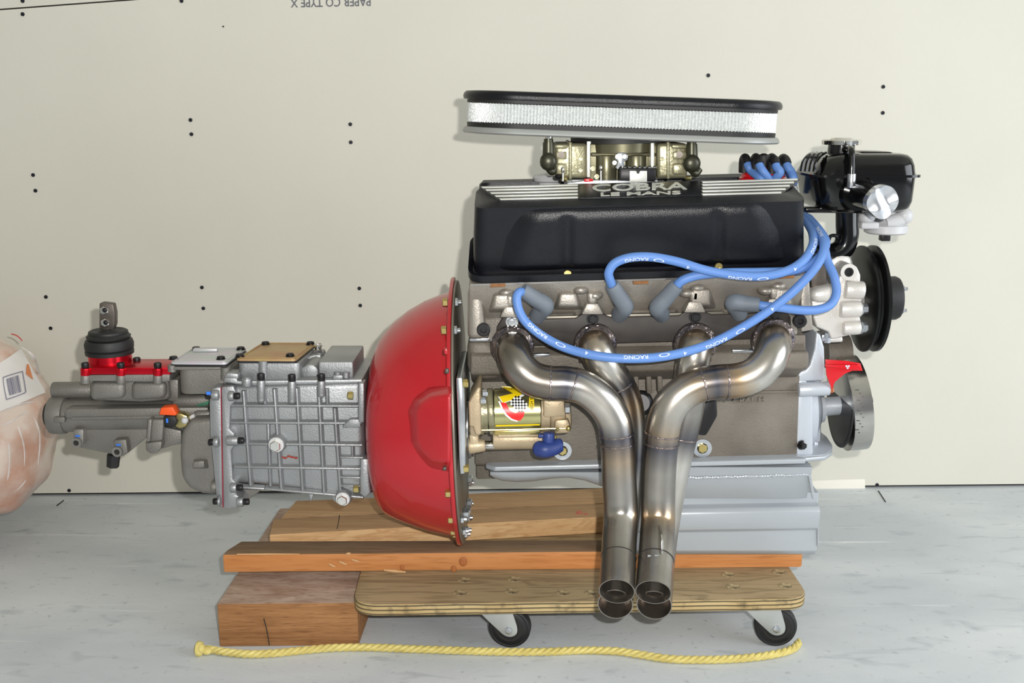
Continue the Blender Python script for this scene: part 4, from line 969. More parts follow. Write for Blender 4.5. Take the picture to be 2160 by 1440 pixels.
for x, y in ((1302, 330), (1317, 330), (1296, 343)): bolt(lk, W(x, y, Yc0 - .004), -EY, .004, .003, m_steel, 'socket', 'pivot')
m = M(); m.pp([(1306, 358), (1312, 353), (1380, 354), (1384, 360), (1384, 382), (1306, 384)], Yc0 - .012, .03, .003); ch = link('choke_housing', m, m_bolt, carb, 'black housing')
m = M(); m.pp([(1328, 360), (1342, 360), (1344, 366), (1348, 366), (1350, 360), (1365, 360), (1365, 384), (1328, 384)], Yc0 - .014, .004, .001); link('housing_tab', m, m_fin, ch, 'bright white metal tab')
m = M()
for i in range(7): m.ball(W(1318 + i*10.5, 353, Yc0 - .008), (.0035, .003, .003), seg=10)
link('cam_teeth', m, m_chrome, ch)
m = M(); m.pp([(1196, 386), (1240, 380), (1300, 380), (1384, 383), (1386, 388), (1260, 390), (1196, 391)], Yc0 - .012, .03, .001); link('base_plate', m, m_zinc, carb, 'bright base plate edge')
m = M(); m.pp([(1232, 377), (1250, 377), (1252, 383), (1232, 384)], Yc0 - .014, .008, .001); link('linkage_clip', m, m_redcap, carb, 'small red clip')
for x, y0, y1 in ((1267, 352, 380), (1187, 356, 382)):
    m = M(); m.cyl(W(x, y1, Yc0 - .01), W(x, y0 + 6, Yc0 - .01), .0014, segs=8); m.ball(W(x, y0 + 2, Yc0 - .01), (.003, .003, .005), seg=12); link('link_rod', m, m_chrome, carb)
for x, y in ((1250, 355), (1258, 372)): bolt(carb, W(x, y, Yc0 + .01), -EY, .0045, .005, m_carb, 'socket', 'screw')
for x, y, mt_ in ((1178, 372, m_bolt), (1190, 378, m_gzinc), (1200, 384, m_zinc), (1452, 376, m_gzinc)):
    m = M(); m.ball(W(x, y, Yc0 - .004), (.006, .005, .004), seg=12); link('fastener', m, mt_, carb)

# air cleaner
AX = Vector((math.cos(.036), -.055, -math.sin(.036))).normalized(); AYV = Vector((.055, 1, 0)).normalized(); AZ = Vector((math.sin(.036), 0, math.cos(.036)))
ac = W(1309, 250, YC); ka = S(240, YC); A_, B_ = 333*ka, .092
def stad(off, z, n=40, wav=0.0, N=0):
    r = B_ - off; s_ = A_ - B_; out = []
    if N:
        per = 4*s_ + 2*PI*r
        for i in range(N):
            d = per*i/N; rr = r + (wav if i % 2 else 0)
            if d < 2*s_: p = (-s_ + d, -rr)
            elif d < 2*s_ + PI*r: a = -PI/2 + (d - 2*s_)/r; p = (s_ + rr*math.cos(a), rr*math.sin(a))
            elif d < 4*s_ + PI*r: p = (s_ - (d - 2*s_ - PI*r), rr)
            else: a = PI/2 + (d - 4*s_ - PI*r)/r; p = (-s_ + rr*math.cos(a), rr*math.sin(a))
            out.append(p)
    else:
        for i in range(n): a = -PI/2 + PI*i/(n-1); out.append((s_ + r*math.cos(a), r*math.sin(a)))
        for i in range(n): a = PI/2 + PI*i/(n-1); out.append((-s_ + r*math.cos(a), r*math.sin(a)))
    return [ac + AX*x + AYV*y + AZ*z for x, y in out]
zpx = lambda y: (250 - y)*ka
m = M(); m.loft([stad(.012, zpx(291)), stad(.002, zpx(290)), stad(-.0005, zpx(287.5)), stad(.0005, zpx(281)), stad(.003, zpx(277.5)), stad(.010, zpx(276))]); acb = link('air_cleaner', m, m_satin, en, 'oval air cleaner base')
m = M(); m.loft([stad(.007, zpx(278)), stad(.0065, zpx(268)), stad(.009, zpx(266))]); link('lower_seal', m, m_rub, acb, 'black rubber filter rim')
m = M(); m.loft([stad(.010, zpx(268), N=460, wav=.0032), stad(.010, zpx(226), N=460, wav=.0032)]); link('filter_element', m, m_filter, acb, 'white pleated filter element', ang=20)
m = M(); m.loft([stad(.008, zpx(229)), stad(.006, zpx(227)), stad(.006, zpx(220))]); link('upper_seal', m, m_rub, acb, 'black rubber filter rim')
m = M(); m.loft([stad(.004, zpx(221)), stad(0, zpx(220)), stad(-.001, zpx(214)), stad(.0005, zpx(208)), stad(.004, zpx(204)), stad(.02, zpx(202.5))]); link('lid', m, m_black, acb, 'black oval lid')
m = M(); m.cyl(W(1309, 300, YC), W(1309, 286, YC), .082, .082, 48); link('carburetor_flange', m, m_rub, acb)
m = M(); m.lathe(W(1430, 293, YC - .05), -Vector((0, 0, 1)), [(-.004, .008), (0, .0078), (.004, .005)], 16); link('base_stud', m, m_bolt, acb)

# distributor
dcx = W(1609, 378, YC); kd = S(360, YC)
m = M(); m.lathe(dcx, (0, 0, 1), [(-.03, 30*kd), (-.004, 46*kd), (-.003, 50*kd), (3*kd, 50*kd), (6*kd, 46*kd), (22*kd, 42*kd), (26*kd, 36*kd), (26*kd, 10*kd), (44*kd, 9*kd)], 40); dst = link('distributor', m, m_redcap, en, 'red distributor cap')
DP = []
for k in range(8):
    a = math.radians(-168 + 45*k); p = dcx + Vector((math.cos(a)*43*kd, math.sin(a)*43*kd, 14*kd)); DP.append(p)
    m = M(); m.lathe(p, (0, 0, 1), [(0, 11*kd), (20*kd, 11.5*kd), (28*kd, 10.5*kd), (33*kd, 8*kd), (35*kd, 2*kd)], 18); m.tube([p + Vector((0, .002, 28*kd)), p + Vector((0, -.006, 30*kd)), p + Vector((.001, -.012, 27*kd)), p + Vector((.002, -.016, 20*kd))], 9.5*kd, 14, 6); link('distributor_boot', m, m_rub, dst, 'black boot')
m = M(); m.lathe(dcx + Vector((0, 0, 16*kd)), (0, 0, 1), [(0, 14*kd), (24*kd, 14*kd), (34*kd, 12*kd), (38*kd, 4*kd)], 20); link('distributor_boot', m, m_rub, dst, 'black centre boot')

# exhaust header
Yf = 1.655
m = M()
P = [(1046, 722), (1048, 690), (1062, 668), (1076, 660), (1092, 664), (1110, 674), (1214, 671), (1232, 660), (1250, 654), (1268, 660), (1288, 669), (1432, 666), (1450, 654), (1466, 650), (1484, 656), (1502, 664), (1600, 660), (1618, 650), (1636, 645), (1652, 650), (1668, 668), (1670, 714), (1658, 752), (1606, 754), (1596, 714), (1506, 718), (1500, 764), (1434, 766), (1428, 720), (1294, 724), (1288, 764), (1222, 766), (1216, 726), (1118, 729), (1114, 772), (1056, 772)]
m.pp(P, Yf, .012, .0015)
hdr = link('exhaust_header', m, m_flange, en, 'dark rusty header flange')
m = M(); m.pp([(1105, 668), (1216, 666), (1290, 663), (1432, 660), (1500, 658), (1604, 655), (1604, 663), (1500, 667), (1432, 669), (1290, 672), (1216, 674), (1105, 676)], Yf + .004, .018, .001); link('flange_lit_edge', m, m_plate, hdr, 'lit top edge of the flange as a lighter strip')  # light on the flange's top edge, painted in as a paler strip
ports = [(1081, 732), (1256, 728), (1467, 726), (1632, 716)]
for (x, y), (bx, by) in zip(ports, ((1080, 678), (1250, 672), (1466, 668), (1634, 662))):
    bolt(hdr, W(bx, by, Yf), -EY, .0075, .008, m_bolt if bx > 1100 else m_zinc, 'stud', 'header_bolt', 1.3)
    m = M(); c = W(x, y + 2, Yf - .004); random.seed(int(x))
    c = W(x, y, Yf - .006)
    for i in range(34):
        a = 2*PI*i/34; m.ball(c + Vector((math.cos(a)*.0285, -.001, math.sin(a)*.0285)), (random.uniform(.003, .006), random.uniform(.003, .007), random.uniform(.0025, .0055)), seg=8)
    m.loft([[c + Vector((math.cos(a*PI/14)*r, yy, math.sin(a*PI/14)*r)) for a in range(28)] for r, yy in ((.034, .006), (.033, -.002), (.026, -.009))])
    link('port_weld', m, m_weld, hdr, 'lumpy rusty weld ring')
st_ = [.60, .57, .52]; br = [.50, .40, .30]; bl = [.16, .16, .19]; lt = [.78, .75, .70]; gy = [.44, .42, .39]; go = [.62, .46, .30]; dk = [.27, .24, .21]
RP = .0262
def pipe(pts, cols, hollow=.0014):
    m = M(); m.tube([W(*p) for p in pts], RP, 32, 8, hollow, cols)
    return link('primary_pipe', m, m_pipe, hdr, 'heat-tinted bare steel pipe', ang=50)
YV = 1.585
pipe([(1081, 732, 1.648), (1082, 737, 1.622), (1086, 754, 1.601), (1099, 778, 1.590), (1125, 799, YV), (1160, 808, YV), (1195, 809, YV), (1232, 818, YV), (1268, 845, YV), (1292, 880, YV), (1301, 920, YV), (1304, 965, YV), (1306, 1010, YV), (1309, 1060, 1.585), (1309, 1095, 1.577), (1307, 1130, 1.556), (1305, 1170, 1.530), (1303, 1210, 1.500), (1301, 1247, 1.470)],
     [br, dk, dk, gy, dk, dk, bl, st_, lt, st_, bl, br, gy, gy, st_, gy, gy, gy, gy])
pipe([(1632, 716, 1.648), (1633, 722, 1.622), (1630, 740, 1.601), (1617, 766, 1.590), (1591, 790, YV), (1556, 802, YV), (1508, 806, YV), (1466, 815, YV), (1430, 838, YV), (1408, 872, YV), (1398, 910, YV), (1394, 940, YV), (1390, 990, YV), (1388, 1050, 1.585), (1388, 1095, 1.577), (1386, 1130, 1.556), (1384, 1170, 1.530), (1381, 1210, 1.500), (1378, 1249, 1.470)],
     [br, br, gy, st_, lt, go, bl, br, lt, st_, br, bl, gy, gy, go, dk, gy, gy, gy])
YR = 1.652
pipe([(1256, 728, 1.650), (1257, 734, 1.632), (1265, 754, 1.625), (1282, 782, 1.630), (1303, 810, 1.640), (1320, 850, 1.648), (1327, 900, YR), (1326, 960, YR), (1322, 1020, YR), (1316, 1080, 1.652), (1310, 1130, 1.645), (1305, 1170, 1.620), (1301, 1220, 1.560), (1298, 1274, 1.4985)],
     [br, br, lt, st_, bl, go, gy, bl, gy, gy, gy, gy, gy, gy])
pipe([(1467, 726, 1.650), (1467, 732, 1.632), (1463, 752, 1.625), (1459, 780, 1.628), (1456, 815, 1.640), (1449, 865, 1.650), (1436, 920, YR), (1424, 970, YR), (1412, 1030, YR), (1402, 1085, 1.652), (1395, 1130, 1.645), (1390, 1170, 1.620), (1385, 1220, 1.560), (1380, 1276, 1.4985)],
     [br, br, st_, lt, gy, gy, bl, lt, lt, lt, gy, gy, gy, gy])
# weld seams round the pipes
def seam(p, q, mat=m_weld, R=RP, n=26, w_=.0022):
    c, t = W(*p), (W(*q) - W(*p)).normalized(); u, v = perp(t); m = M()
    m.loft([[c + t*o_ + (u*math.cos(2*PI*i/40) + v*math.sin(2*PI*i/40))*(R + h_) for i in range(40)] for o_, h_ in ((-w_, -.0006), (-w_*.4, .0007), (w_*.4, .0007), (w_, -.0006))], False, False)
    link('weld_seam', m, mat, hdr)
seam((1160, 808, YV), (1195, 809, YV)); seam((1208, 811, YV), (1232, 818, YV))
seam((1301, 915, YV), (1304, 965, YV)); seam((1302, 935, YV), (1304, 965, YV))
seam((1532, 805, YV), (1508, 806, YV)); seam((1484, 810, YV), (1466, 815, YV)); seam((1397, 915, YV), (1394, 940, YV)); seam((1395, 935, YV), (1390, 990, YV))
for p, q in (((1305, 1176, 1.5255), (1303, 1210, 1.500)), ((1383.5, 1180, 1.5225), (1381, 1210, 1.500))): seam(p, q, m_dark, RP, w_=.0008)
for p, q in (((1303, 810, 1.640), (1320, 850, 1.648)), ((1436, 920, YR), (1424, 970, YR))): seam(p, q)
m = M(); c = W(1385, 1140, 1.537); m.ball(c, (.0165, .009, .026), Matrix.Rotation(math.radians(-38), 3, 'X')); link('raised_boss', m, m_plate, hdr, 'raised oval boss')
m = M(); cb = W(1391, 1138, 1.524); dz = Vector((0, -.62, -.78)); nn = Vector((0, -.78, .62))
m.prism(round_poly([cb + dz*-.024 + nn*.002, cb + dz*.0 + nn*.017, cb + dz*.022 + nn*.012, cb + dz*.030 + nn*.0, cb + dz*.022 - nn*.006, cb - dz*.02 - nn*.006], .006, 3), Vector((.003, 0, 0)), .0006)
tab = link('bracket_tab', m, m_steel, hdr, 'polished steel bracket tab')
m = M(); a, b2 = W(1366, 1172, 1.502), W(1392, 1175, 1.502); m.cyl(a, lerp(a, b2, .75), .0022, segs=12); m.hexp(lerp(a, b2, .55), b2-a, .005, .006); m.pp([(1379, 1164), (1388, 1164), (1388, 1190), (1383, 1192)], 1.512, .005, .001); link('bracket_bolt', m, m_zinc, tab)

# starter
YS = 1.645
m = M(); 
m.prism([W(x, y, 1.60) for x, y in ((962, 798), (975, 796), (980, 820), (982, 900), (982, 998), (971, 1001), (968, 960), (965, 880))], (0, .19, 0), .002)
sp = link('starter_plate', m, m_zinc, en, 'silver starter mounting plate')
for x, y in ((977, 809), (978, 988)): bolt(sp, W(x, y, 1.603), EX, .007, .008, m_gzinc)
m = M(); axcyl(m, 976, 898, 990, 898, 52, Y=YS + .03, bev=.001); link('pilot_ring', m, m_zinc, sp)
m = M()
axcyl(m, 1044, 867, 1139, 865, 48, Y=YS)
stt = link('starter_motor', m, m_gold, en, 'gold plated starter motor')
m = M(); axcyl(m, 1013, 868, 1021, 868, 49, Y=YS); axcyl(m, 1021, 868, 1030, 868, 45, Y=YS); axcyl(m, 1030, 868, 1043.5, 867, 49.5, Y=YS, bev=.002); link('end_ring', m, m_carb, stt, 'ribbed end ring')
m = M(); m.pp([(988, 850), (998, 832), (1006, 818), (1014, 816), (1015, 917), (1003, 918), (998, 900), (990, 900)], YS - .045, .09, .006, 3)
m.pp([(988, 840), (1016, 840), (1016, 925), (988, 925)], YS - .03, .09, .01)
m.cyl(W(988, 941, YS - .01), W(1024, 938, YS - .01), .0125, .010, bev=.003); m.pp([(988, 915), (1010, 915), (1012, 950), (990, 955)], YS - .02, .06, .006)
nose = link('starter_nose', m, m_tan, stt, 'tan cast nose')
m = M(); m.cyl(W(1022, 939, YS - .01), W(1044, 939, YS - .01), .0072, bev=.001); link('nose_stud', m, m_steel, nose)
for x, y in ((1018, 829), (1014, 845)): bolt(nose, W(x, y, YS - .045), EX, .0055, .008, m_zinc)
m = M(); axcyl(m, 1139.5, 865, 1160, 865, 47, Y=YS, bev=.003); axcyl(m, 1158, 865, 1192, 864, 42, Y=YS, bev=.006)
m.pp([(1146, 842), (1190, 841), (1194, 878), (1146, 882)], YS - .040, .05, .004); m.pp([(1170, 886), (1198, 884), (1206, 905), (1200, 914), (1170, 916)], YS - .036, .05, .004); m.pp([(1186, 850), (1205, 852), (1207, 905), (1186, 910)], YS - .02, .05, .006)
ecap = link('end_cap', m, m_tan, stt, 'tan end cap')
bolt(ecap, W(1192, 862, YS - .037), EX, .008, .008, m_zinc); 
m = M(); m.cyl(W(1016, 907, YS - .036), W(1196, 903, YS - .036), .0017, segs=10); m.ball(W(1199, 903, YS - .036), .0045, seg=12); link('through_bolt', m, m_gzinc, stt, 'long gold through bolt')
m = M(); axcyl(m, 1040, 926, 1150, 924, 22, Y=YS - .004, bev=.002); m.pp([(1050, 917), (1140, 915), (1140, 922), (1050, 923)], YS - .028, .01, .001); sol = link('solenoid', m, m_tan, stt, 'dull brown solenoid')
m = M(); m.pp([(1042, 908), (1140, 906), (1140, 917), (1042, 918)], YS - .032, .03, .002); link('bracket_strip', m, m_gzinc, sol)
m = M(); m.cyl(W(1158, 912, YS - .045), W(1156, 942, YS - .045), .0085, .0095, bev=.002); m.box(W(1152, 918, YS - .04), (.024, .012, .005), bevel=.0015)
m.tube([W(1135, 946, YS - .045), W(1150, 948, YS - .05), W(1168, 944, YS - .045), W(1180, 938, YS - .04)], [.0125, .0125, .012, .011], 18)
m.ball(W(1136, 946, YS - .045), (.0095, .0125, .0115)); m.ball(W(1180, 938, YS - .04), (.006, .011, .010))
link('terminal_cap', m, m_blue, stt, 'blue rubber terminal cap')
for x, y in ((1171, 922), (1176, 905)):
    m = M(); m.ball(W(x, y, YS - .042), .0032, seg=10); link('terminal_screw', m, m_gzinc, stt)
# decal printed on the barrel
kS = S(866, YS); aS, bS = W(1044, 867, YS), W(1139, 865, YS); dS = (bS - aS).normalized(); RS = 48*kS
def on_barrel(px, py, off):
    d = raydir(px, py).normalized(); o = CAM - aS; R = RS + off
    dp = d - dS*d.dot(dS); op = o - dS*o.dot(dS)
    A2, B2, C2 = dp.dot(dp), 2*dp.dot(op), op.dot(op) - R*R; D2 = B2*B2 - 4*A2*C2
    t = (-B2 - math.sqrt(max(D2, 0)))/(2*A2); return CAM + d*t
def decal(name, polys, mat, off, label):
    m = M()
    for P in polys:
        T3 = [tuple(Vector((*P[i_], 0)) for i_ in t) for t in tessellate_polygon([[Vector((x, y, 0)) for x, y in P]])]
        while T3:
            a_, b_, c_ = T3.pop(); L3 = [(a_-b_).length, (b_-c_).length, (c_-a_).length]; k3 = L3.index(max(L3))
            if L3[k3] > 5:
                if k3 == 0: md = (a_+b_)/2; T3 += [(a_, md, c_), (md, b_, c_)]
                elif k3 == 1: md = (b_+c_)/2; T3 += [(a_, b_, md), (a_, md, c_)]
                else: md = (c_+a_)/2; T3 += [(a_, b_, md), (md, b_, c_)]
            else: m.bm.faces.new([m.bm.verts.new(on_barrel(p.x, p.y, off)) for p in (a_, b_, c_)])
    bmesh.ops.remove_doubles(m.bm, verts=m.bm.verts, dist=1e-6)
    return link(name, m, mat, stt, label, ang=60)
q = lambda x, y: (1020 + x/8, 800 + y/8)
Vp = [q(300, 120), q(420, 118), q(560, 150), q(655, 235), q(560, 310), q(330, 395), q(262, 290), q(500, 235)]
Cp = [q(290, 385), q(385, 398), q(400, 440), q(440, 510), q(500, 555), q(550, 570), q(600, 530), q(695, 540), q(680, 620), q(630, 685), q(570, 695), q(480, 665), q(390, 590), q(330, 500)]
decal('decal', [[q(244, 290), q(262, 284), q(330, 392), q(560, 312), q(655, 238), q(700, 268), q(600, 312), q(322, 408)], [q(248, 372), q(275, 362), q(330, 500), q(390, 590), q(480, 665), q(580, 697), q(570, 715), q(470, 690), q(370, 610), q(300, 500)]], m_wdec, .0003, 'white outline of the letters')
decal('decal', [Vp], m_yel, .0006, 'yellow letter V'); decal('decal', [Cp], m_rdec, .0006, 'red letter C')
blk_, wht = [], []
u1, v1 = Vector((47, 47)), Vector((47, -47)); o0 = Vector((620, 415))
for i in range(-4, 4):
    for j in range(-3, 3):
        if (i in (-4, 3)) and (j in (-3, 2)): continue
        c = o0 + Vector((24, 24))*1.0*i + Vector((24, -24))*j + Vector((i*1.5, 0))
        sq = [q(*(c + d)) for d in (Vector((-24, 0)), Vector((0, -24)), Vector((24, 0)), Vector((0, 24)))]
        (wht if (i + j) % 2 == 0 else blk_).append(sq)
decal('decal', wht, m_wdec, .0007, 'white squares of the chequered flag'); decal('decal', blk_, m_kdec, .0007, 'black squares of the chequered flag')
decal('decal', [[q(770, 285), q(850, 330), q(855, 420), q(845, 540), q(790, 525), q(765, 440)]], m_yel, .0006, 'yellow side panel of the decal')
V, Fc, _ = text2d('HIGH P', 0, .01); m = M()
add_faces(m, [on_barrel(*q(835 - 55*(1-v.y) if False else 785 + 55*(1-v.y), 515 - 205*v.x), .0009) for v in V], Fc); link('lettering', m, m_kdec, stt, 'dark lettering on the yellow panel')
decal('decal', [[q(205, 770), q(948, 752), q(948, 776), q(205, 795)]], m_yel, .0005, 'yellow pinstripe')

# plug leads
YL = 1.600
leads = [
 ([(1106, 616, 1.618), (1096, 616, 1.606), (1090, 628, 1.600), (1095, 655, 1.595), (1112, 682, 1.590), (1150, 712, 1.585), (1200, 736, 1.575), (1270, 752, 1.560), (1345, 756, 1.555), (1420, 748, 1.560), (1500, 724, 1.572), (1580, 682, 1.590), (1650, 634, 1.600), (1700, 588, 1.605), (1730, 548, 1.615), (1738, 515, 1.640), (1726, 484, 1.690), (1706, 460, 1.75)], ((1108, 616, 1.618), (1150, 644, 1.628), (1132, 668, 1.655))),
 ([(1293, 606, 1.612), (1288, 594, 1.604), (1284, 575, 1.597), (1297, 555, 1.594), (1330, 543, 1.592), (1375, 542, 1.592), (1430, 552, 1.592), (1490, 570, 1.592), (1550, 580, 1.592), (1610, 582, 1.594), (1660, 571, 1.600), (1695, 549, 1.610), (1714, 518, 1.635), (1714, 492, 1.680), (1702, 468, 1.74)], ((1294, 606, 1.612), (1318, 646, 1.626), (1306, 664, 1.655))),
 ([(1424, 606, 1.612), (1440, 591, 1.606), (1475, 580, 1.604), (1530, 575, 1.604), (1600, 574, 1.608), (1660, 572, 1.612), (1700, 562, 1.620), (1730, 540, 1.635), (1742, 512, 1.655), (1730, 488, 1.70), (1708, 462, 1.75)], ((1424, 606, 1.612), (1388, 648, 1.626), (1396, 664, 1.655))),
 ([(1594, 642, 1.618), (1612, 645, 1.612), (1650, 649, 1.610), (1690, 654, 1.615), (1725, 653, 1.625), (1752, 642, 1.635), (1764, 618, 1.645), (1760, 585, 1.655), (1745, 550, 1.67), (1738, 520, 1.68), (1724, 490, 1.71), (1704, 466, 1.75)], ((1594, 642, 1.618), (1548, 638, 1.628), (1560, 662, 1.655)))]
WR = .0068
hidden = [(1690, 420, 1.765), (1670, 395, 1.775)]
starts = [0, 1, 2, 3]
CURVES = []
for k, (pts, bt) in enumerate(leads):
    P3 = [W(*p) for p in pts]
    m = M(); path = smooth_path(P3, 10)
    tailp = [path[-1], W(1686 - 3*k, 450, 1.790), W(1668 - 4*k, 430, 1.806), W(1660 - 6*k, 408, 1.806)]
    dp = DP[k]; topd = dp + Vector((0, 0, 33*kd)); side = [(1606, 376), (1624, 378), (1636, 376), (1678, 376)][k]
    outp = [W(min(side[0] + 12, 1668), side[1] + 18, 1.785), W(min(side[0], 1674), side[1] + 2, 1.772), dp + Vector((.008, -.022, 4*kd)), dp + Vector((.003, -.018, 14*kd)), dp + Vector((.001, -.013, 24*kd))]
    full = path + smooth_path(tailp + outp, 8)[1:]
    m.tube(full, WR, 14, raw=True)
    ld = link('plug_lead', m, m_wire, en, 'blue silicone plug lead', ang=60)
    CURVES.append((path, ld))
    b = [W(*p) for p in bt]; m = M(); d_ = (b[0]-b[1]).normalized()
    m.tube([b[0] + d_*.006, b[0], lerp(b[0], b[1], .5), b[1], lerp(b[1], b[2], .6), b[2]], [.0105, .0115, .0125, .0135, .0130, .0125], 20)
    link('plug_boot', m, m_boot, ld, 'grey plug boot')
def wire_text(k, s, f0, dirn, flip, hgt=.0075, tilt=0.0):
    path, ld = CURVES[k]; cum = [0]
    for a, b in zip(path, path[1:]): cum.append(cum[-1] + (b-a).length)
    def at(d):
        d = max(0, min(d, cum[-1]-1e-5)); i = max(j for j in range(len(cum)) if cum[j] <= d); i = min(i, len(path)-2)
        f = (d - cum[i])/(cum[i+1]-cum[i]); p = lerp(path[i], path[i+1], f)
        t = lerp((path[i+1]-path[max(i-1, 0)]).normalized(), (path[min(i+2, len(path)-1)]-path[i]).normalized(), f).normalized(); return p, t
    if s == 'O':
        V, Fc = [], []; n = 20
        for i in range(n):
            for r in (1, .72): V.append(Vector((.5 + .5*r*math.cos(2*PI*i/n), .5 + .5*r*math.sin(2*PI*i/n), 0)))
        Fc = [(2*i, 2*i+1, (2*i+3) % (2*n), (2*i+2) % (2*n)) for i in range(n)]; asp = 2.4
    else: V, Fc, asp = text2d(s, 0, .015)
    if s != 'O':                                     # cut the letters into strips so that they follow the round lead
        tb = bmesh.new(); tv = [tb.verts.new(v) for v in V]
        for f in Fc:
            try: tb.faces.new([tv[i] for i in f])
            except ValueError: pass
        for yc in (.2, .4, .6, .8): bmesh.ops.bisect_plane(tb, geom=tb.verts[:] + tb.edges[:] + tb.faces[:], plane_co=(0, yc, 0), plane_no=(0, 1, 0))
        tb.verts.index_update(); V = [v.co.copy() for v in tb.verts]; Fc = [tuple(v.index for v in f.verts) for f in tb.faces]; tb.free()
    m = M(); out = []
    for v in V:
        p, t = at(f0*cum[-1] + dirn*v.x*asp*hgt*1.25); n = (CAM - p); n = (n - t*n.dot(t)).normalized(); up = n.cross(t)*(dirn*1.0)
        if up.length: up.normalize()
        ph = (v.y - .5)*hgt/WR + tilt; out.append(p + (n*math.cos(ph) + up*math.sin(ph))*(WR + .0003))
    add_faces(m, out, Fc); link('printing', m, m_white, ld, 'white printing')
for k, s, f0, d_, tl in ((0, 'RACING', .145, -1, -.2), (0, 'O', .19, -1, -.2), (0, 'RACING', .36, -1, -.3), (0, 'O', .405, -1, -.3), (0, '4', .24, -1, -.2), (0, 'RACING', .53, -1, .5), (0, 'O', .575, -1, .5), (0, '4', .44, -1, .3), (0, '4', .65, -1, .2), (0, 'RACING', .86, 1, 0),
                         (1, 'RACING', .20, -1, .6), (1, 'O', .25, -1, .6), (1, '4', .33, -1, .6), (1, 'RACING', .52, -1, .7), (1, 'O', .57, -1, .7), (1, '4', .66, -1, .5), (1, 'RACING', .80, -1, .5), (2, 'RACING', .80, -1, -.2), (3, 'RACING', .85, 1, .1)):
    wire_text(k, s, f0, d_, False, .0056, tl)
for k, tx in ((4, 1640), (5, 1660), (6, 1600), (7, 1580)):          # leads of the far bank, short runs seen over the cap
    p = DP[k] + Vector((0, 0, 33*kd)); m = M()
    m.tube([p + Vector((0, .008, -.012)), p + Vector((.004, .018, -.014)), p + Vector((.012, .035, -.03)), p + Vector((.03, .055, -.07))], WR, 12); link('plug_lead', m, m_wire, en)

# header tank, its pipes and the thermostat housing
tcx = W(1802, 365, YC); kt = S(365, YC)
def tr(py, fx, fy, r=.028, dx=0, dxl=0):
    hx, hy = 107*kt*fx, .075*fy; z = tcx.z + (365 - py)*kt; c = Vector((tcx.x + dx*kt, YC, z))
    return round_poly([c + Vector((-hx + dxl*kt, -hy, 0)), c + Vector((hx, -hy, 0)), c + Vector((hx, hy, 0)), c + Vector((-hx + dxl*kt, hy, 0))], r, 6)
m = M(); m.loft([tr(442, .62, .55, dx=8), tr(440, .78, .75, dx=8), tr(432, .88, .88, dx=6), tr(418, .93, .94, dx=4), tr(370, .98, .98), tr(368.5, .98, .98), tr(368.5, 1.05, 1.07), tr(363.5, 1.05, 1.07), tr(363.5, .98, .98), tr(345, .96, .95, dxl=8), tr(332, .92, .90, dxl=16), tr(325, .86, .82, dxl=24), tr(322, .76, .68, dxl=30)])
tank = link('expansion_tank', m, m_gloss, en, 'glossy black header tank', ang=50)
for i in range(4):
    m = M(); x = 1690 + i*9; z0 = tcx.z + (362 - 365)*kt
    m.tube([W(x, 362, 1.748 + i*.001), W(x + 4, 342, 1.752), W(x + 14, 328, 1.765), W(x + 24, 322, 1.80)], .0026, 8); link('pressed_rib', m, m_gloss, tank)
m = M(); m.pp([(1815, 326), (1822, 319), (1880, 320), (1892, 328)], 1.79, .07, .004, 3); link('raised_panel', m, m_gloss, tank, ang=50)
cc = W(1774, 325, YC - .01)
m = M(); m.lathe(cc, (0, 0, 1), [(-.004, 30*kt), (4*kt, 28*kt), (20*kt, 27*kt), (22*kt, 31*kt)], 36); link('filler_neck', m, m_gloss, tank)
m = M(); n = 48
def capring(z, r, amp): return [cc + Vector((math.cos(2*PI*i/n)*r*kt*(1 + amp*max(0, math.cos(2*(2*PI*i/n)))**6), math.sin(2*PI*i/n)*r*kt, z*kt)) for i in range(n)]
m.loft([capring(19, 34, .02), capring(20, 38, .08), capring(28, 39, .08), capring(31, 37, .06), capring(31.5, 24, 0), capring(34, 22, 0), capring(34.5, 10, 0)]); link('radiator_cap', m, m_chrome, tank, 'chrome pressure cap', ang=40)
m = M(); m.tube([W(1782, 316, 1.79), W(1790, 312, 1.765), W(1796, 318, 1.742), W(1797, 340, 1.736), W(1796, 368, 1.734)], .0052, 14); ov = link('overflow_tube', m, m_gloss, tank)
m = M(); m.cyl(W(1796.5, 366, 1.734), W(1795, 396, 1.734), .0066, bev=.001); link('tube_sleeve', m, m_foil, ov, 'pale sleeve')
pa, pb = W(1800, 406, 1.77), W(1860, 424, 1.655)
m = M(); m.cyl(pa, pb, 31*S(424, 1.67), segs=36); m.lathe(pa, pb-pa, [(.01, .022), (.014, .030), (.02, .031), (.026, .027)], 36); op = link('outlet_pipe', m, m_gloss, tank, 'black outlet pipe')
random.seed(11); ad = (pb-pa).normalized(); u, v = perp(ad); rk = 33*S(424, 1.655); m = M(); rings = []
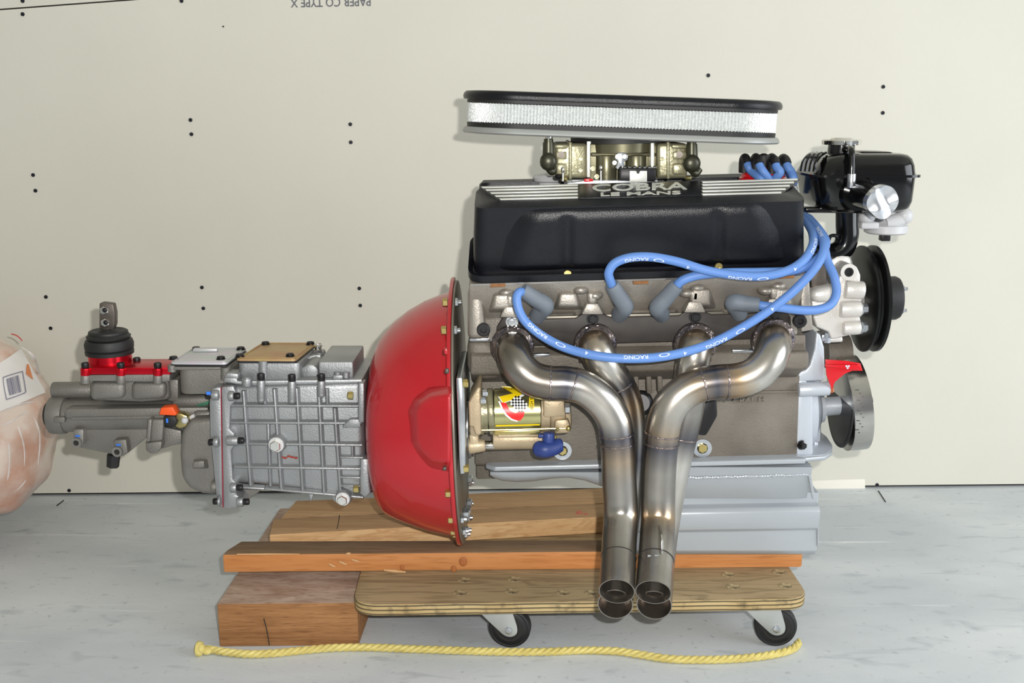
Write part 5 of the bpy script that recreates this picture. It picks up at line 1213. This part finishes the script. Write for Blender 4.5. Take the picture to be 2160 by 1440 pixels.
for j in range(9):
    rr = rk*j/8; ring = []
    for i in range(40):
        a = 2*PI*i/40; low = max(0, -(u*math.cos(a) + v*math.sin(a)).z)
        k_ = rr*(1 + .03*math.sin(3*a + 1) + (.16*low**8 if j > 6 else 0))
        fx, fy = k_*math.cos(a), k_*math.sin(a); ring.append(pb + ad*(.004 + .0028*abs(math.sin(fx*75 + fy*60 + .5)) - .0024*abs(math.sin(fx*50 - fy*95 + 1)) + .0012*math.sin(fx*190 + fy*40)) + (u*math.cos(a) + v*math.sin(a))*max(k_, 1e-4))
    rings.append(ring)
last = rings[-1]; rings.append([p - ad*.014 + (p - pb).normalized()*.0006 for p in last]); 
m.loft(rings, True, False); link('foil_seal', m, m_foil, op, 'crumpled silver foil over the pipe end', ang=60)
m = M(); m.tube([W(1787, 436, YC - .02), W(1787, 470, YC - .02), W(1787, 498, YC - .02), W(1779, 522, YC - .02), W(1760, 535, YC - .02), W(1735, 538, YC - .02), W(1712, 536, YC - .015)], 23.5*S(480, YC), 28)
el = link('elbow_pipe', m, m_gloss, en, 'glossy black elbow pipe', ang=60)
m = M(); m.tube([W(1748, 506, YC - .03), W(1752, 498, YC - .035), W(1762, 497, YC - .035), W(1768, 504, YC - .03)], .003, 10); link('hose_clip', m, m_gloss, el)
m = M(); m.pp([(1700, 438), (1836, 440), (1836, 450), (1700, 449)], YC - .05, .03, .002); link('tank_bracket', m, m_gloss, en, 'black bracket bar')
th = W(1868, 492, YC + .02); kh = S(480, YC)
m = M(); m.lathe(th, (0, 0, 1), [(0, 40*kh), (3*kh, 45*kh), (18*kh, 45*kh), (20*kh, 40*kh), (30*kh, 30*kh), (52*kh, 26*kh), (90*kh, 22*kh)], 40)
m.ball(W(1908, 455, YC), (.014, .014, .014)); m.tube([W(1868, 470, YC), W(1895, 463, YC), W(1908, 455, YC)], .012, 14); m.box(W(1830, 474, YC), (.03, .03, .012), bevel=.003); m.ball(W(1828, 458, YC), (.014, .014, .012))
tho = link('thermostat_housing', m, m_plastic, en, 'pale grey housing under the tank', ang=50)
m = M(); m.box(W(1866, 499, YC + .02), (.016, .016, .014), bevel=.002); link('square_peg', m, m_bolt, tho, 'black square peg')
m = M(); m.pp([(1708, 566), (1728, 552), (1745, 560), (1745, 602), (1712, 612)], 1.74, .08, .004); link('front_bracket', m, m_dsteel, en, 'dark bracket behind the leads')
